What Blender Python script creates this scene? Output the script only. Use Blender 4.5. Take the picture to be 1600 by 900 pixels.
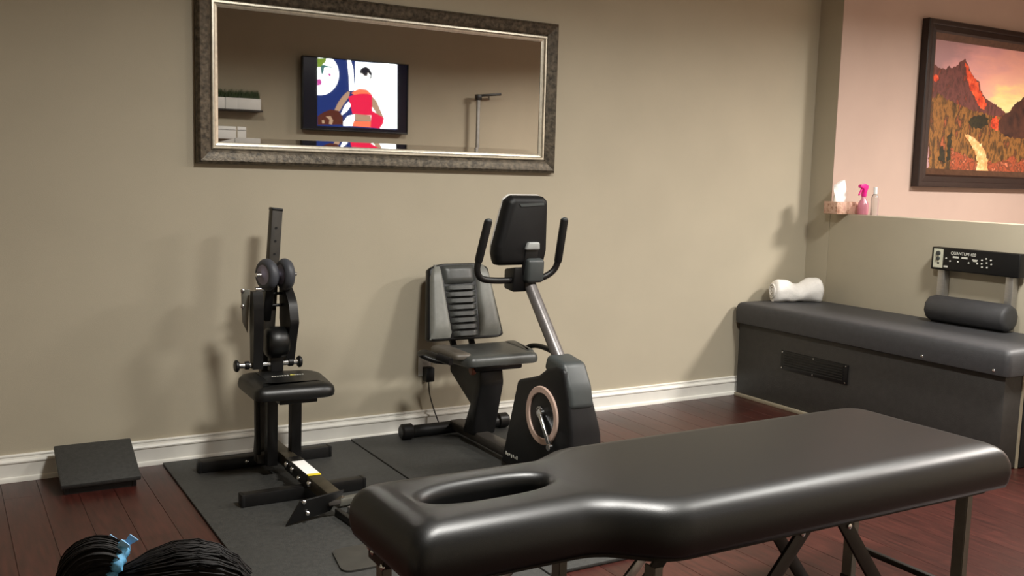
import bpy, bmesh, math, random
from mathutils import Vector, Matrix, noise
from mathutils.geometry import tessellate_polygon
for o in list(bpy.data.objects): bpy.data.objects.remove(o, do_unlink=True)
S = bpy.context.scene
COL = S.collection
random.seed(7)

# ------------------------------------------------------------------ camera
YAW, PITCH, ROLL, FPX, EYE = 0.53450362, 0.11702617, 0.02722604, 1526.16, 1.4
fw = Vector((math.sin(YAW)*math.cos(PITCH), math.cos(YAW)*math.cos(PITCH), -math.sin(PITCH)))
rt0 = Vector((math.cos(YAW), -math.sin(YAW), 0)); up0 = rt0.cross(fw)
rt = rt0*math.cos(ROLL)+up0*math.sin(ROLL); up = -rt0*math.sin(ROLL)+up0*math.cos(ROLL)
cd = bpy.data.cameras.new('camera'); cam = bpy.data.objects.new('camera', cd); COL.objects.link(cam)
cd.sensor_fit = 'HORIZONTAL'; cd.sensor_width = 36.0; cd.lens = FPX/1600*36.0; cd.clip_start = 0.02
M = Matrix((rt, up, -fw)).transposed().to_4x4(); M.translation = (0, 0, EYE); cam.matrix_world = M
S.camera = cam

# ------------------------------------------------------------------ world, exposure, ceiling lamps
S.view_settings.view_transform = 'Standard'; S.view_settings.look = 'None'
S.view_settings.exposure = 0.68; S.view_settings.gamma = 1.0; S.view_settings.use_curve_mapping = False
wd = bpy.data.worlds.new('world'); S.world = wd; wd.use_nodes = True
wd.node_tree.nodes['Background'].inputs[0].default_value = (0.9, 0.8, 0.7, 1)
wd.node_tree.nodes['Background'].inputs[1].default_value = 0.02
CEIL = 3.0
# x, y, watts, colour, disc radius, beam spread
LAMPS = [(6.45, 1.85, 156, (1.0, 0.94, 0.88), 0.34, 160), (4.00, 2.00, 50, (1.0, 0.99, 0.94), 0.24, 160),
         (1.75, 2.05, 60, (1.0, 0.98, 0.93), 0.24, 155)]  # added fill lamp, lifts the dim left side and softens wall shadows

# ------------------------------------------------------------------ materials
MATS = {}
def srgb(r, g, b):
    f = lambda c: (c/255/12.92) if c/255 <= 0.04045 else ((c/255+0.055)/1.055)**2.4
    return (f(r), f(g), f(b), 1)
def mat(name, col, rough=0.5, metal=0.0, var=0.12, scale=18.0, bump=0.0, bscale=120.0, coat=0.0, spec=0.5, stretch=None, emit=0.0, alpha=None, trans=0.0, obrand=0.0):
    if name in MATS: return MATS[name]
    m = bpy.data.materials.new(name); m.use_nodes = True; nt = m.node_tree; N, L = nt.nodes, nt.links
    b = N['Principled BSDF']
    if len(col) == 3: col = srgb(*col)
    tc = N.new('ShaderNodeTexCoord'); mp = N.new('ShaderNodeMapping'); L.new(tc.outputs['Object'], mp.inputs['Vector'])
    if stretch: mp.inputs['Scale'].default_value = stretch
    nz = N.new('ShaderNodeTexNoise'); nz.inputs['Scale'].default_value = scale; nz.inputs['Detail'].default_value = 4
    L.new(mp.outputs[0], nz.inputs['Vector'])
    cr = N.new('ShaderNodeValToRGB')
    d = [max(0, c*(1-var)) for c in col[:3]]; h = [min(1, c*(1+var)) for c in col[:3]]
    cr.color_ramp.elements[0].position = 0.3; cr.color_ramp.elements[1].position = 0.7
    cr.color_ramp.elements[0].color = (*d, 1); cr.color_ramp.elements[1].color = (*h, 1)
    L.new(nz.outputs['Fac'], cr.inputs[0]); out = cr.outputs[0]
    if obrand:
        oi = N.new('ShaderNodeObjectInfo'); hs = N.new('ShaderNodeHueSaturation')
        mr = N.new('ShaderNodeMapRange'); mr.inputs['To Min'].default_value = 1-obrand; mr.inputs['To Max'].default_value = 1+obrand
        L.new(oi.outputs['Random'], mr.inputs['Value']); L.new(mr.outputs[0], hs.inputs['Value']); L.new(out, hs.inputs['Color']); out = hs.outputs[0]
        ad = N.new('ShaderNodeVectorMath'); ad.operation = 'ADD'; L.new(tc.outputs['Object'], ad.inputs[0])
        sc = N.new('ShaderNodeVectorMath'); sc.operation = 'SCALE'; sc.inputs['Scale'].default_value = 40
        cx = N.new('ShaderNodeCombineXYZ'); L.new(oi.outputs['Random'], cx.inputs[0]); L.new(oi.outputs['Random'], cx.inputs[1])
        L.new(cx.outputs[0], sc.inputs[0]); L.new(sc.outputs[0], ad.inputs[1]); L.new(ad.outputs[0], mp.inputs['Vector'])
    L.new(out, b.inputs['Base Color'])
    b.inputs['Roughness'].default_value = rough; b.inputs['Metallic'].default_value = metal
    b.inputs['Specular IOR Level'].default_value = spec
    if coat: b.inputs['Coat Weight'].default_value = coat; b.inputs['Coat Roughness'].default_value = 0.15
    if trans: b.inputs['Transmission Weight'].default_value = trans
    if alpha is not None: b.inputs['Alpha'].default_value = alpha
    if emit:
        L.new(out, b.inputs['Emission Color']); b.inputs['Emission Strength'].default_value = emit
    if bump:
        n2 = N.new('ShaderNodeTexNoise'); n2.inputs['Scale'].default_value = bscale; n2.inputs['Detail'].default_value = 3
        L.new(mp.outputs[0], n2.inputs['Vector'])
        bp = N.new('ShaderNodeBump'); bp.inputs['Strength'].default_value = bump; bp.inputs['Distance'].default_value = 0.004
        L.new(n2.outputs['Fac'], bp.inputs['Height']); L.new(bp.outputs[0], b.inputs['Normal'])
    MATS[name] = m; return m

WALL = mat('taupe_paint', (176, 167, 147), 0.75, var=0.03, scale=3, bump=0.12, bscale=260)
WALL_PINKCAST = mat('taupe_paint_pink_cast', (184, 161, 148), 0.75, var=0.03, scale=3, bump=0.12, bscale=260)  # wall paint with the alcove's pinkish light cast put into the colour
CEILM = mat('ceiling_white', (215, 208, 196), 0.9, var=0.02, bump=0.2, bscale=200)
TRIM = mat('trim_white', (236, 234, 226), 0.35, var=0.02)
FLOORM = mat('cherry_subfloor', (54, 28, 24), 0.4, var=0.2, scale=6, stretch=(8, 0.6, 8))
PLANK = mat('cherry_plank', (56, 25, 20), 0.36, var=0.38, scale=9, stretch=(7, 0.7, 7), bump=0.06, bscale=60, obrand=0.22)
RUBBER = mat('rubber_mat', (52, 52, 50), 0.62, var=0.22, scale=60, bump=0.35, bscale=300)
VINYL = mat('black_vinyl', (10, 11, 11), 0.40, var=0.12, scale=30, bump=0.08, bscale=420, spec=0.5)
VINYL2 = mat('charcoal_vinyl', (52, 50, 48), 0.55, var=0.12, scale=30, bump=0.3, bscale=300)
VINYL3 = mat('dark_grey_vinyl', (56, 56, 58), 0.55, var=0.1, scale=30, bump=0.25, bscale=300)
BLACKP = mat('black_plastic', (13, 13, 14), 0.45, var=0.15, spec=0.4)
BLACKM = mat('black_powdercoat', (16, 15, 15), 0.42, var=0.2, scale=40, spec=0.4)
GREYP = mat('grey_plastic', (56, 60, 60), 0.45, var=0.08)
RUBG = mat('grey_rubber_wheel', (66, 68, 74), 0.5, var=0.12)
STEEL = mat('chrome_steel', (215, 215, 215), 0.18, metal=1.0, var=0.03)
ALU = mat('brushed_aluminium', (172, 170, 168), 0.38, metal=0.85, var=0.08, scale=30, stretch=(1, 1, 12))
LEGM = mat('leg_metal', (122, 121, 113), 0.45, metal=0.6, var=0.1)
LEGD = mat('leg_metal_dark', (46, 42, 38), 0.5, metal=0.4, var=0.15)
SEATG = mat('grey_seat_vinyl', (118, 119, 114), 0.42, var=0.07, scale=40, bump=0.1, bscale=350)
SEATB = mat('seat_black_vinyl', (62, 64, 62), 0.38, var=0.1, scale=40, bump=0.1, bscale=350)
MASTM = mat('mast_grey', (112, 108, 107), 0.36, metal=0.55, var=0.15, scale=30)
SEATS = mat('seat_side_vinyl', (88, 82, 74), 0.45, var=0.08, scale=40)
SALMON = mat('disc_ring', (208, 180, 165), 0.5, var=0.08)
WHITEP = mat('white_plastic', (238, 238, 236), 0.4, var=0.02)
PAPER = mat('white_paper', (250, 248, 244), 0.8, var=0.02)
TOWEL = mat('white_terry', (246, 243, 238), 0.95, var=0.03, scale=60, bump=0.5, bscale=220)
YELLOW = mat('yellow_sticker', (226, 204, 50), 0.5, var=0.05)
LIME = mat('lime_print', (200, 196, 100), 0.6, var=0.05)
INK = mat('white_print', (215, 215, 205), 0.6, var=0.05)
BEIGE = mat('beige_trim', (150, 140, 120), 0.5, var=0.1)
BRONZE = mat('mottled_bronze', (82, 74, 62), 0.42, metal=0.45, var=0.65, scale=45, bump=0.35, bscale=90)
SILVER = mat('silver_leaf', (222, 216, 200), 0.3, metal=0.75, var=0.12, scale=50)
FRAMEB = mat('espresso_wood', (34, 21, 17), 0.34, var=0.25, scale=25)
FRAMEI = mat('bronze_moulding', (92, 66, 50), 0.35, metal=0.3, var=0.2, scale=30)
PLANTM = mat('grass_leaf', (52, 72, 34), 0.6, var=0.3)
SHELFB = mat('dark_shelf', (40, 32, 28), 0.5)
MIRROR = mat('mirror_silver', (186, 184, 180), 0.015, metal=1.0, var=0.0)

# ------------------------------------------------------------------ geometry helpers
def rotm(rx=0, ry=0, rz=0):
    return Matrix.Rotation(rz, 3, 'Z') @ Matrix.Rotation(ry, 3, 'Y') @ Matrix.Rotation(rx, 3, 'X')
class MB:
    def __init__(s): s.bm = bmesh.new()
    def join(s, b2):
        me = bpy.data.meshes.new('tmp'); b2.to_mesh(me); b2.free(); s.bm.from_mesh(me); bpy.data.meshes.remove(me); return s
    def box(s, c, size, bevel=0.0, seg=2, R=None):
        b = bmesh.new(); bmesh.ops.create_cube(b, size=1.0)
        for v in b.verts: v.co = Vector((v.co.x*size[0], v.co.y*size[1], v.co.z*size[2]))
        if bevel: bmesh.ops.bevel(b, geom=b.edges[:], offset=min(bevel, min(size)*0.49), segments=seg, profile=0.5, affect='EDGES')
        for v in b.verts: v.co = (R @ v.co if R else v.co)+Vector(c)
        return s.join(b)
    def span(s, lo, hi, bevel=0.0, seg=2):
        return s.box([(a+b)/2 for a, b in zip(lo, hi)], [abs(b-a) for a, b in zip(lo, hi)], bevel, seg)
    def bar(s, p0, p1, w, h, bevel=0.003, upv=(0, 0, 1)):
        p0, p1 = Vector(p0), Vector(p1); d = p1-p0; y = d.normalized(); u = Vector(upv)
        if abs(u.dot(y)) > 0.98: u = Vector((0, 1, 0))
        x = y.cross(u).normalized(); z = x.cross(y)
        return s.box((p0+p1)/2, (w, d.length, h), bevel, 2, Matrix((x, y, z)).transposed())
    def rings(s, rings, cap=True, closed=True):
        b = s.bm; vs = [[b.verts.new(p) for p in r] for r in rings]
        n = len(rings[0])
        for i in range(len(rings)-1):
            for j in range(n if closed else n-1):
                k = (j+1) % n
                b.faces.new((vs[i][j], vs[i][k], vs[i+1][k], vs[i+1][j]))
        if cap and closed:
            b.faces.new(list(reversed(vs[0]))); b.faces.new(vs[-1])
        return s
    def tube(s, pts, r, n=10, cap=True):
        pts = [Vector(p) for p in pts]; rr = r if isinstance(r, (list, tuple)) else [r]*len(pts)
        t0 = (pts[1]-pts[0]).normalized(); a = t0.orthogonal().normalized(); R = []
        for i, p in enumerate(pts):
            t = ((pts[min(i+1, len(pts)-1)]-pts[max(i-1, 0)])).normalized()
            a = (a-t*a.dot(t)).normalized(); c = t.cross(a)
            R.append([p+(a*math.cos(2*math.pi*k/n)+c*math.sin(2*math.pi*k/n))*rr[i] for k in range(n)])
        return s.rings(R, cap)
    def lathe(s, o, ax, prof, n=28, cap=True):
        o, ax = Vector(o), Vector(ax).normalized(); a = ax.orthogonal().normalized(); c = ax.cross(a)
        return s.rings([[o+ax*h+(a*math.cos(2*math.pi*k/n)+c*math.sin(2*math.pi*k/n))*max(r, 1e-4) for k in range(n)] for r, h in prof], cap)
    def cyl(s, p0, p1, r, n=18, bevel=0.0):
        p0, p1 = Vector(p0), Vector(p1); L = (p1-p0).length; e = bevel
        return s.lathe(p0, p1-p0, [(r-e, 0), (r, e), (r, L-e), (r-e, L)] if e else [(r, 0), (r, L)], n)
    def sphere(s, c, r, sc=(1, 1, 1), u=16, v=10):
        b = bmesh.new(); bmesh.ops.create_uvsphere(b, u_segments=u, v_segments=v, radius=r)
        for q in b.verts: q.co = Vector((q.co.x*sc[0], q.co.y*sc[1], q.co.z*sc[2]))+Vector(c)
        return s.join(b)
    def prism(s, poly, vec, bevel=0.0, seg=2):
        b = bmesh.new(); vec = Vector(vec); A = [b.verts.new(Vector(p)) for p in poly]; f = b.faces.new(A)
        r = bmesh.ops.extrude_face_region(b, geom=[f])
        bmesh.ops.translate(b, verts=[g for g in r['geom'] if isinstance(g, bmesh.types.BMVert)], vec=vec)
        bmesh.ops.recalc_face_normals(b, faces=b.faces[:])
        if bevel: bmesh.ops.bevel(b, geom=b.edges[:], offset=bevel, segments=seg, profile=0.5, affect='EDGES')
        return s.join(b)
    def build(s, name, m, parent=None, smooth=40, keep=False):
        b = s.bm
        if not keep: bmesh.ops.recalc_face_normals(b, faces=b.faces[:])
        off = root_loc(parent) if parent else Vector()
        for v in b.verts: v.co -= off
        me = bpy.data.meshes.new(name); b.to_mesh(me); b.free()
        for mm in (m if isinstance(m, (list, tuple)) else [m]): me.materials.append(mm)
        if smooth:
            me.shade_smooth(); me.set_sharp_from_angle(angle=math.radians(smooth))
        o = bpy.data.objects.new(name, me); COL.objects.link(o)
        if parent: o.parent = parent
        return o
def root_loc(o):
    while o.parent: o = o.parent
    return Vector(o.location)
def tag(o, label=None, cat=None, group=None, kind=None):
    if label: o['label'] = label
    if cat: o['category'] = cat
    if group: o['group'] = group
    if kind: o['kind'] = kind
    return o
def thing(name, loc, label, cat, group=None):
    o = bpy.data.objects.new(name, None); o.empty_display_size = 0.1; COL.objects.link(o); o.location = loc
    return tag(o, label, cat, group)
def struct(name, mb, m, smooth=40, parent=None):
    return tag(mb.build(name, m, parent, smooth), kind='structure')
def text(name, body, size, R, loc, m, parent, ext=0.0006, sx=1.0):
    c = bpy.data.curves.new('tmp', 'FONT'); c.body = body; c.size = size; c.extrude = ext; c.align_x = 'LEFT'
    o = bpy.data.objects.new('tmp', c); COL.objects.link(o); dg = bpy.context.evaluated_depsgraph_get(); dg.update()
    me = bpy.data.meshes.new_from_object(o.evaluated_get(dg)); bpy.data.objects.remove(o); bpy.data.curves.remove(c)
    off = root_loc(parent)
    for v in me.vertices: v.co = R @ Vector((v.co.x*sx, v.co.y, v.co.z))+Vector(loc)-off
    me.materials.clear(); me.materials.append(m)
    t = bpy.data.objects.new(name, me); COL.objects.link(t); t.parent = parent; return t
def basis(x, z):
    x, z = Vector(x).normalized(), Vector(z).normalized(); y = z.cross(x); return Matrix((x, y, z)).transposed()
def smooth_path(pts, k=6):
    pts = [Vector(p) for p in pts]; out = []
    for i in range(len(pts)-1):
        p0, p1, p2, p3 = pts[max(i-1, 0)], pts[i], pts[i+1], pts[min(i+2, len(pts)-1)]
        for j in range(k):
            t = j/k
            out.append(0.5*((2*p1)+(p2-p0)*t+(2*p0-5*p1+4*p2-p3)*t*t+(3*p1-p0-3*p2+p3)*t**3))
    return out+[pts[-1]]
def rounded(poly, r, n=6):
    out = []; N = len(poly)
    for i in range(N):
        p, a, b = Vector(poly[i]), Vector(poly[i-1]), Vector(poly[(i+1) % N])
        ri = r[i] if isinstance(r, (list, tuple)) else r
        d1, d2 = (a-p), (b-p); ang = d1.angle(d2); t = min(ri/math.tan(ang/2), d1.length*0.49, d2.length*0.49)
        q0, q1 = p+d1.normalized()*t, p+d2.normalized()*t
        for k in range(n+1):
            u = k/n; out.append(q0*(1-u)**2+p*2*u*(1-u)+q1*u*u)
    return out
def resample(poly, n):
    P = [Vector(p) for p in poly]; N = len(P); L = [(P[(i+1) % N]-P[i]).length for i in range(N)]; T = sum(L); out = []; i = 0; acc = 0
    for k in range(n):
        d = T*k/n
        while acc+L[i] < d and i < N-1: acc += L[i]; i += 1
        out.append(P[i].lerp(P[(i+1) % N], (d-acc)/max(L[i], 1e-9)))
    return out
def inset(poly, d):
    N = len(poly); out = []
    A = sum(poly[i].x*poly[(i+1) % N].y-poly[(i+1) % N].x*poly[i].y for i in range(N)); sg = 1 if A > 0 else -1
    for i in range(N):
        t = (poly[(i+1) % N]-poly[i-1]).normalized(); nrm = Vector((-t.y, t.x))*sg
        out.append(poly[i]+nrm*d)
    return out
def mitre(poly, d):
    N = len(poly); out = []
    for i in range(N):
        p, a, c = poly[i], poly[i-1], poly[(i+1) % N]; e1, e2 = (p-a).normalized(), (c-p).normalized()
        n1, n2 = Vector((-e1.y, e1.x)), Vector((-e2.y, e2.x)); k = n1+n2
        out.append(p+k*(d/(1+n1.dot(n2))))
    return out
# ================================================================== THE SETTING
WY, RX, AX1, FY, LX = 4.673, 5.07, 7.9, -0.36, -1.3
PY = 4.484
struct('floor', MB().span((LX, FY, -0.05), (AX1, WY, -0.006)), FLOORM)
FL = bpy.data.objects['floor']
def plank_mesh(L):
    b = bmesh.new(); bmesh.ops.create_cube(b, size=1)
    for v in b.verts: v.co = Vector((v.co.x*0.139, v.co.y*L, v.co.z*0.0055))
    top = [e for e in b.edges if all(v.co.z > 0 for v in e.verts) and abs(e.verts[0].co.x-e.verts[1].co.x) < 1e-6]
    bmesh.ops.bevel(b, geom=top, offset=0.0011, segments=1, affect='EDGES')
    me = bpy.data.meshes.new('floor_plank'); b.to_mesh(me); b.free(); me.materials.append(PLANK); return me
PM = {}
rngp = random.Random(3)
for i in range(44):
    x = -0.99+i*0.14
    if x > RX-0.02: break
    y = FY; first = 0.3+rngp.random()*1.2
    while y < WY-0.01:
        L = first if y == FY else 1.4
        L = min(L, WY-y)
        if L > 0.05:
            k = round(L, 2)
            if k not in PM: PM[k] = plank_mesh(k)
            o = bpy.data.objects.new('floor_plank', PM[k]); COL.objects.link(o); o.parent = FL
            o.location = (x, y+L/2, -0.00275)
        y += L
struct('wall_back', MB().span((LX, WY, 0), (RX+0.3, WY+0.1, CEIL)), WALL)
m = MB(); m.span((RX, PY, 0), (RX+0.2, WY-0.0005, CEIL)); struct('wall_right', m, WALL)
m = MB(); m.span((RX, 2.35, 0), (RX+0.14, PY, 1.196), 0.004); struct('wall_ledge', m, WALL)
m = MB(); m.span((RX+0.2, PY+0.014, 0), (AX1, PY+0.1, CEIL)); m.span((RX+0.0005, PY-0.003, 1.19), (RX+0.2, PY+0.02, CEIL)); struct('wall_alcove', m, WALL_PINKCAST)
struct('wall_alcove_side', MB().span((AX1, FY, 0), (AX1+0.1, PY, CEIL)), WALL_PINKCAST)
struct('wall_left', MB().span((LX-0.1, FY, 0), (LX, WY, CEIL)), WALL)
struct('wall_front', MB().span((LX, FY-0.1, 0), (AX1, FY, CEIL)), WALL)
struct('ceiling', MB().span((LX-0.1, FY-0.1, CEIL), (AX1+0.1, WY+0.1, CEIL+0.08)), CEILM)
def baseboard(name, p0, p1, nrm):
    prof = [(0, 0), (0.024, 0), (0.024, 0.012), (0.021, 0.019), (0.0145, 0.022), (0.0145, 0.076), (0.0155, 0.080), (0.020, 0.084), (0.021, 0.090), (0.018, 0.096), (0.011, 0.099), (0.010, 0.108), (0.0135, 0.112), (0.0135, 0.117), (0.010, 0.120), (0, 0.120)]
    p0, p1, nrm = Vector(p0), Vector(p1), Vector(nrm)
    struct(name, MB().rings([[p+nrm*a+Vector((0, 0, z)) for a, z in prof] for p in (p0, p1)]), TRIM, 30)
baseboard('baseboard_back', (LX, WY, 0), (RX, WY, 0), (0, -1, 0))
baseboard('baseboard_left', (LX, FY, 0), (LX, WY, 0), (1, 0, 0))
baseboard('baseboard_front', (LX, FY, 0), (AX1, FY, 0), (0, 1, 0))

# ceiling downlights
LENS = mat('lamp_lens', (255, 236, 205), 0.5, var=0.0, emit=6.0)
places = ['beyond the half wall, before the painting', 'over the foot end of the padded table', 'added as fill over the head end of the padded table']
for (x, y, wt, c, r, spd), pl in zip(LAMPS, places):
    t = thing('ceiling_downlight', (x, y, CEIL), 'round white recessed ceiling downlight '+pl, 'ceiling light', 'recessed ceiling downlights')
    MB().lathe((x, y, CEIL), (0, 0, -1), [(r+0.03, 0), (r+0.03, 0.006), (r+0.004, 0.012), (r, 0.002)], 28, False).build('trim_ring', TRIM, t)
    MB().cyl((x, y, CEIL-0.004), (x, y, CEIL-0.001), r, 28).build('lens', LENS, t)
    ld = bpy.data.lights.new('downlight_lamp', 'AREA'); ld.shape = 'DISK'; ld.size = 2*r; ld.energy = wt; ld.color = c; ld.spread = math.radians(spd)
    lo = bpy.data.objects.new('downlight_lamp', ld); COL.objects.link(lo); lo.location = (x, y, CEIL-0.03)

# ================================================================== FLOOR MATS
tag(MB().span((0.875, 2.72, 0.0005), (1.802, 4.642, 0.011), 0.003).build('rubber_mat', RUBBER), 'black rubber floor mat under the small seat machine, nearest the slant board', 'mat', 'black rubber floor mats')
tag(MB().span((1.806, 2.74, 0.0005), (2.72, 4.645, 0.015), 0.003).build('rubber_mat', RUBBER), 'black rubber floor mat under the exercise bike', 'mat', 'black rubber floor mats')
MZ1, MZ2 = 0.0112, 0.0152

# ================================================================== LARGE WALL MIRROR
x0, x1, z0, z1 = 1.045, 3.003, 1.405, 2.222
t = thing('wall_mirror', ((x0+x1)/2, WY, z0), 'long wall mirror in a mottled bronze frame with silver inner lip, reflecting a television', 'mirror')
def frame_member(side, prof, X0, X1, Z0, Z1, Y):
    # prof: list of (inset, protrusion)
    c = {'l': ((X0, Z0), (X0, Z1), (1, 1), (1, -1)), 'r': ((X1, Z0), (X1, Z1), (-1, 1), (-1, -1)), 'b': ((X0, Z0), (X1, Z0), (1, 1), (-1, 1)), 't': ((X0, Z1), (X1, Z1), (1, -1), (-1, -1))}[side]
    (ax, az), (bx, bz), da, db = c
    return [[Vector((ax+da[0]*i, Y-p, az+da[1]*i)) for i, p in prof], [Vector((bx+db[0]*i, Y-p, bz+db[1]*i)) for i, p in prof]]
pf = [(0, 0.0), (0, 0.028), (0.008, 0.042), (0.015, 0.046), (0.022, 0.043), (0.045, 0.038), (0.066, 0.026), (0.069, 0.02), (0.069, 0.0)]
pl_ = [(0.069, 0.0), (0.069, 0.026), (0.074, 0.031), (0.082, 0.031), (0.086, 0.026), (0.088, 0.022), (0.098, 0.019), (0.102, 0.016), (0.102, 0.0)]
for s in 'lrbt':
    MB().rings(frame_member(s, pf, x0, x1, z0, z1, WY-0.001)).build('frame_rail', BRONZE, t, 25)
    MB().rings(frame_member(s, pl_, x0, x1, z0, z1, WY-0.001)).build('silver_lip', SILVER, t, 25)
gi = 0.102; bv = 0.024; gy = WY-0.013; tl = 0.034
gx0, gx1, gz0, gz1 = x0+gi, x1-gi, z0+gi, z1-gi
m = MB(); b = m.bm
O = [Vector((gx0, gy, gz0)), Vector((gx1, gy, gz0)), Vector((gx1, gy, gz1)), Vector((gx0, gy, gz1))]
bw = 0.09
I = [Vector((gx0+bw, gy, gz0+bv)), Vector((gx1-bw, gy, gz0+bv)), Vector((gx1-bw, gy, gz1-bw)), Vector((gx0+bw, gy, gz1-bw))]
for p in O: p.y -= bv*tl
vo = [b.verts.new(p) for p in O]; vi = [b.verts.new(p) for p in I]
b.faces.new(vi)
for k in range(4): b.faces.new((vo[k], vo[(k+1) % 4], vi[(k+1) % 4], vi[k]))
back = [b.verts.new((p.x, WY-0.002, p.z)) for p in O]
for k in range(4): b.faces.new((vo[k], back[k], back[(k+1) % 4], vo[(k+1) % 4]))
m.build('mirror_glass', MIRROR, t, 0)

# ================================================================== CHEST HIGH LEDGE ITEMS AND PAINTING
px0, px1, pz0, pz1 = 5.868, 7.384, 1.383, 2.527
t = thing('framed_painting', ((px0+px1)/2, PY, pz0), 'large framed landscape painting of a red mountain sunset hanging above the half wall', 'painting')
pf = [(0, 0.0), (0, 0.052), (0.006, 0.058), (0.030, 0.060), (0.038, 0.058), (0.040, 0.052), (0.075, 0.056), (0.082, 0.050), (0.088, 0.046), (0.088, 0.0)]
pi = [(0.088, 0.0), (0.088, 0.046), (0.112, 0.030), (0.128, 0.022), (0.130, 0.018), (0.130, 0.0)]
PW = PY+0.010
for s in 'lrbt':
    MB().rings(frame_member(s, pf, px0, px1, pz0, pz1, PW)).build('frame_rail', FRAMEB, t, 25)
    MB().rings(frame_member(s, pi, px0, px1, pz0, pz1, PW)).build('inner_moulding', FRAMEI, t, 25)
def ramp_mat(name, stops, scale=8, rough=0.5, stretch=None, emit=0):
    m = bpy.data.materials.new(name); m.use_nodes = True; N, L = m.node_tree.nodes, m.node_tree.links
    tc = N.new('ShaderNodeTexCoord'); mp = N.new('ShaderNodeMapping'); L.new(tc.outputs['Object'], mp.inputs[0])
    if stretch: mp.inputs['Scale'].default_value = stretch
    nz = N.new('ShaderNodeTexNoise'); nz.inputs['Scale'].default_value = scale; nz.inputs['Detail'].default_value = 5; nz.inputs['Roughness'].default_value = 0.65
    L.new(mp.outputs[0], nz.inputs['Vector']); cr = N.new('ShaderNodeValToRGB'); e = cr.color_ramp.elements
    while len(e) < len(stops): e.new(0.5)
    for k, (p, c) in enumerate(stops): e[k].position = p; e[k].color = srgb(*c)
    L.new(nz.outputs['Fac'], cr.inputs[0]); L.new(cr.outputs[0], N['Principled BSDF'].inputs['Base Color']); N['Principled BSDF'].inputs['Roughness'].default_value = rough
    return m
# painted sky: a printed gradient that belongs to the picture itself
sky = bpy.data.materials.new('painting_sky'); sky.use_nodes = True; N, L = sky.node_tree.nodes, sky.node_tree.links
tc = N.new('ShaderNodeTexCoord'); sep = N.new('ShaderNodeSeparateXYZ'); L.new(tc.outputs['Object'], sep.inputs[0])
def mth(op, a, b_=None, v=None):
    n = N.new('ShaderNodeMath'); n.operation = op; L.new(a, n.inputs[0])
    if b_ is not None: L.new(b_, n.inputs[1])
    elif v is not None: n.inputs[1].default_value = v
    return n.outputs[0]
dx = mth('SUBTRACT', sep.outputs[0], v=0.33); dz = mth('MULTIPLY', mth('SUBTRACT', sep.outputs[2], v=0.58), v=1.5)
ds = mth('SQRT', mth('ADD', mth('MULTIPLY', dx, dx), mth('MULTIPLY', dz, dz)))
nz = N.new('ShaderNodeTexNoise'); nz.inputs['Scale'].default_value = 4; nz.inputs['Detail'].default_value = 4
mp = N.new('ShaderNodeMapping'); mp.inputs['Scale'].default_value = (0.7, 1, 2.5); L.new(tc.outputs['Object'], mp.inputs[0]); L.new(mp.outputs[0], nz.inputs['Vector'])
ds = mth('ADD', ds, mth('MULTIPLY', mth('SUBTRACT', nz.outputs['Fac'], v=0.5), v=0.7))
cr = N.new('ShaderNodeValToRGB'); L.new(ds, cr.inputs[0]); e = cr.color_ramp.elements
st = [(0.0, (255, 250, 190)), (0.14, (255, 225, 150)), (0.28, (250, 190, 160)), (0.5, (244, 176, 158)), (0.72, (222, 160, 158)), (0.95, (178, 138, 140))]
while len(e) < len(st): e.new(0.5)
for k, (p, c) in enumerate(st): e[k].position = p; e[k].color = srgb(*c)
L.new(cr.outputs[0], N['Principled BSDF'].inputs['Base Color']); N['Principled BSDF'].inputs['Roughness'].default_value = 0.5
PM_ = {'painting_rock': ramp_mat('painting_rock', [(0.3, (66, 36, 34)), (0.48, (116, 66, 60)), (0.58, (82, 48, 42)), (0.72, (176, 72, 46))], 13, stretch=(1, 1, 0.6)),
       'painting_orange': ramp_mat('painting_orange', [(0.32, (120, 50, 34)), (0.45, (214, 66, 34)), (0.6, (250, 104, 60)), (0.72, (255, 150, 90))], 16),
       'painting_forest': ramp_mat('painting_forest', [(0.30, (34, 28, 14)), (0.42, (96, 66, 30)), (0.50, (156, 104, 48)), (0.57, (62, 46, 22)), (0.70, (186, 96, 56))], 9, stretch=(1.3, 1, 0.6)),
       'painting_ridge': ramp_mat('painting_ridge', [(0.35, (48, 28, 24)), (0.6, (86, 50, 36))], 12),
       'painting_evergreen': ramp_mat('painting_evergreen', [(0.35, (22, 24, 14)), (0.65, (54, 48, 24))], 22),
       'painting_blossom': ramp_mat('painting_blossom', [(0.32, (70, 40, 22)), (0.45, (180, 84, 50)), (0.55, (96, 54, 30)), (0.68, (236, 130, 92))], 20),
       'painting_stream': ramp_mat('painting_stream', [(0.3, (236, 130, 80)), (0.5, (255, 176, 110)), (0.68, (255, 225, 170))], 24)}
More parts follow.
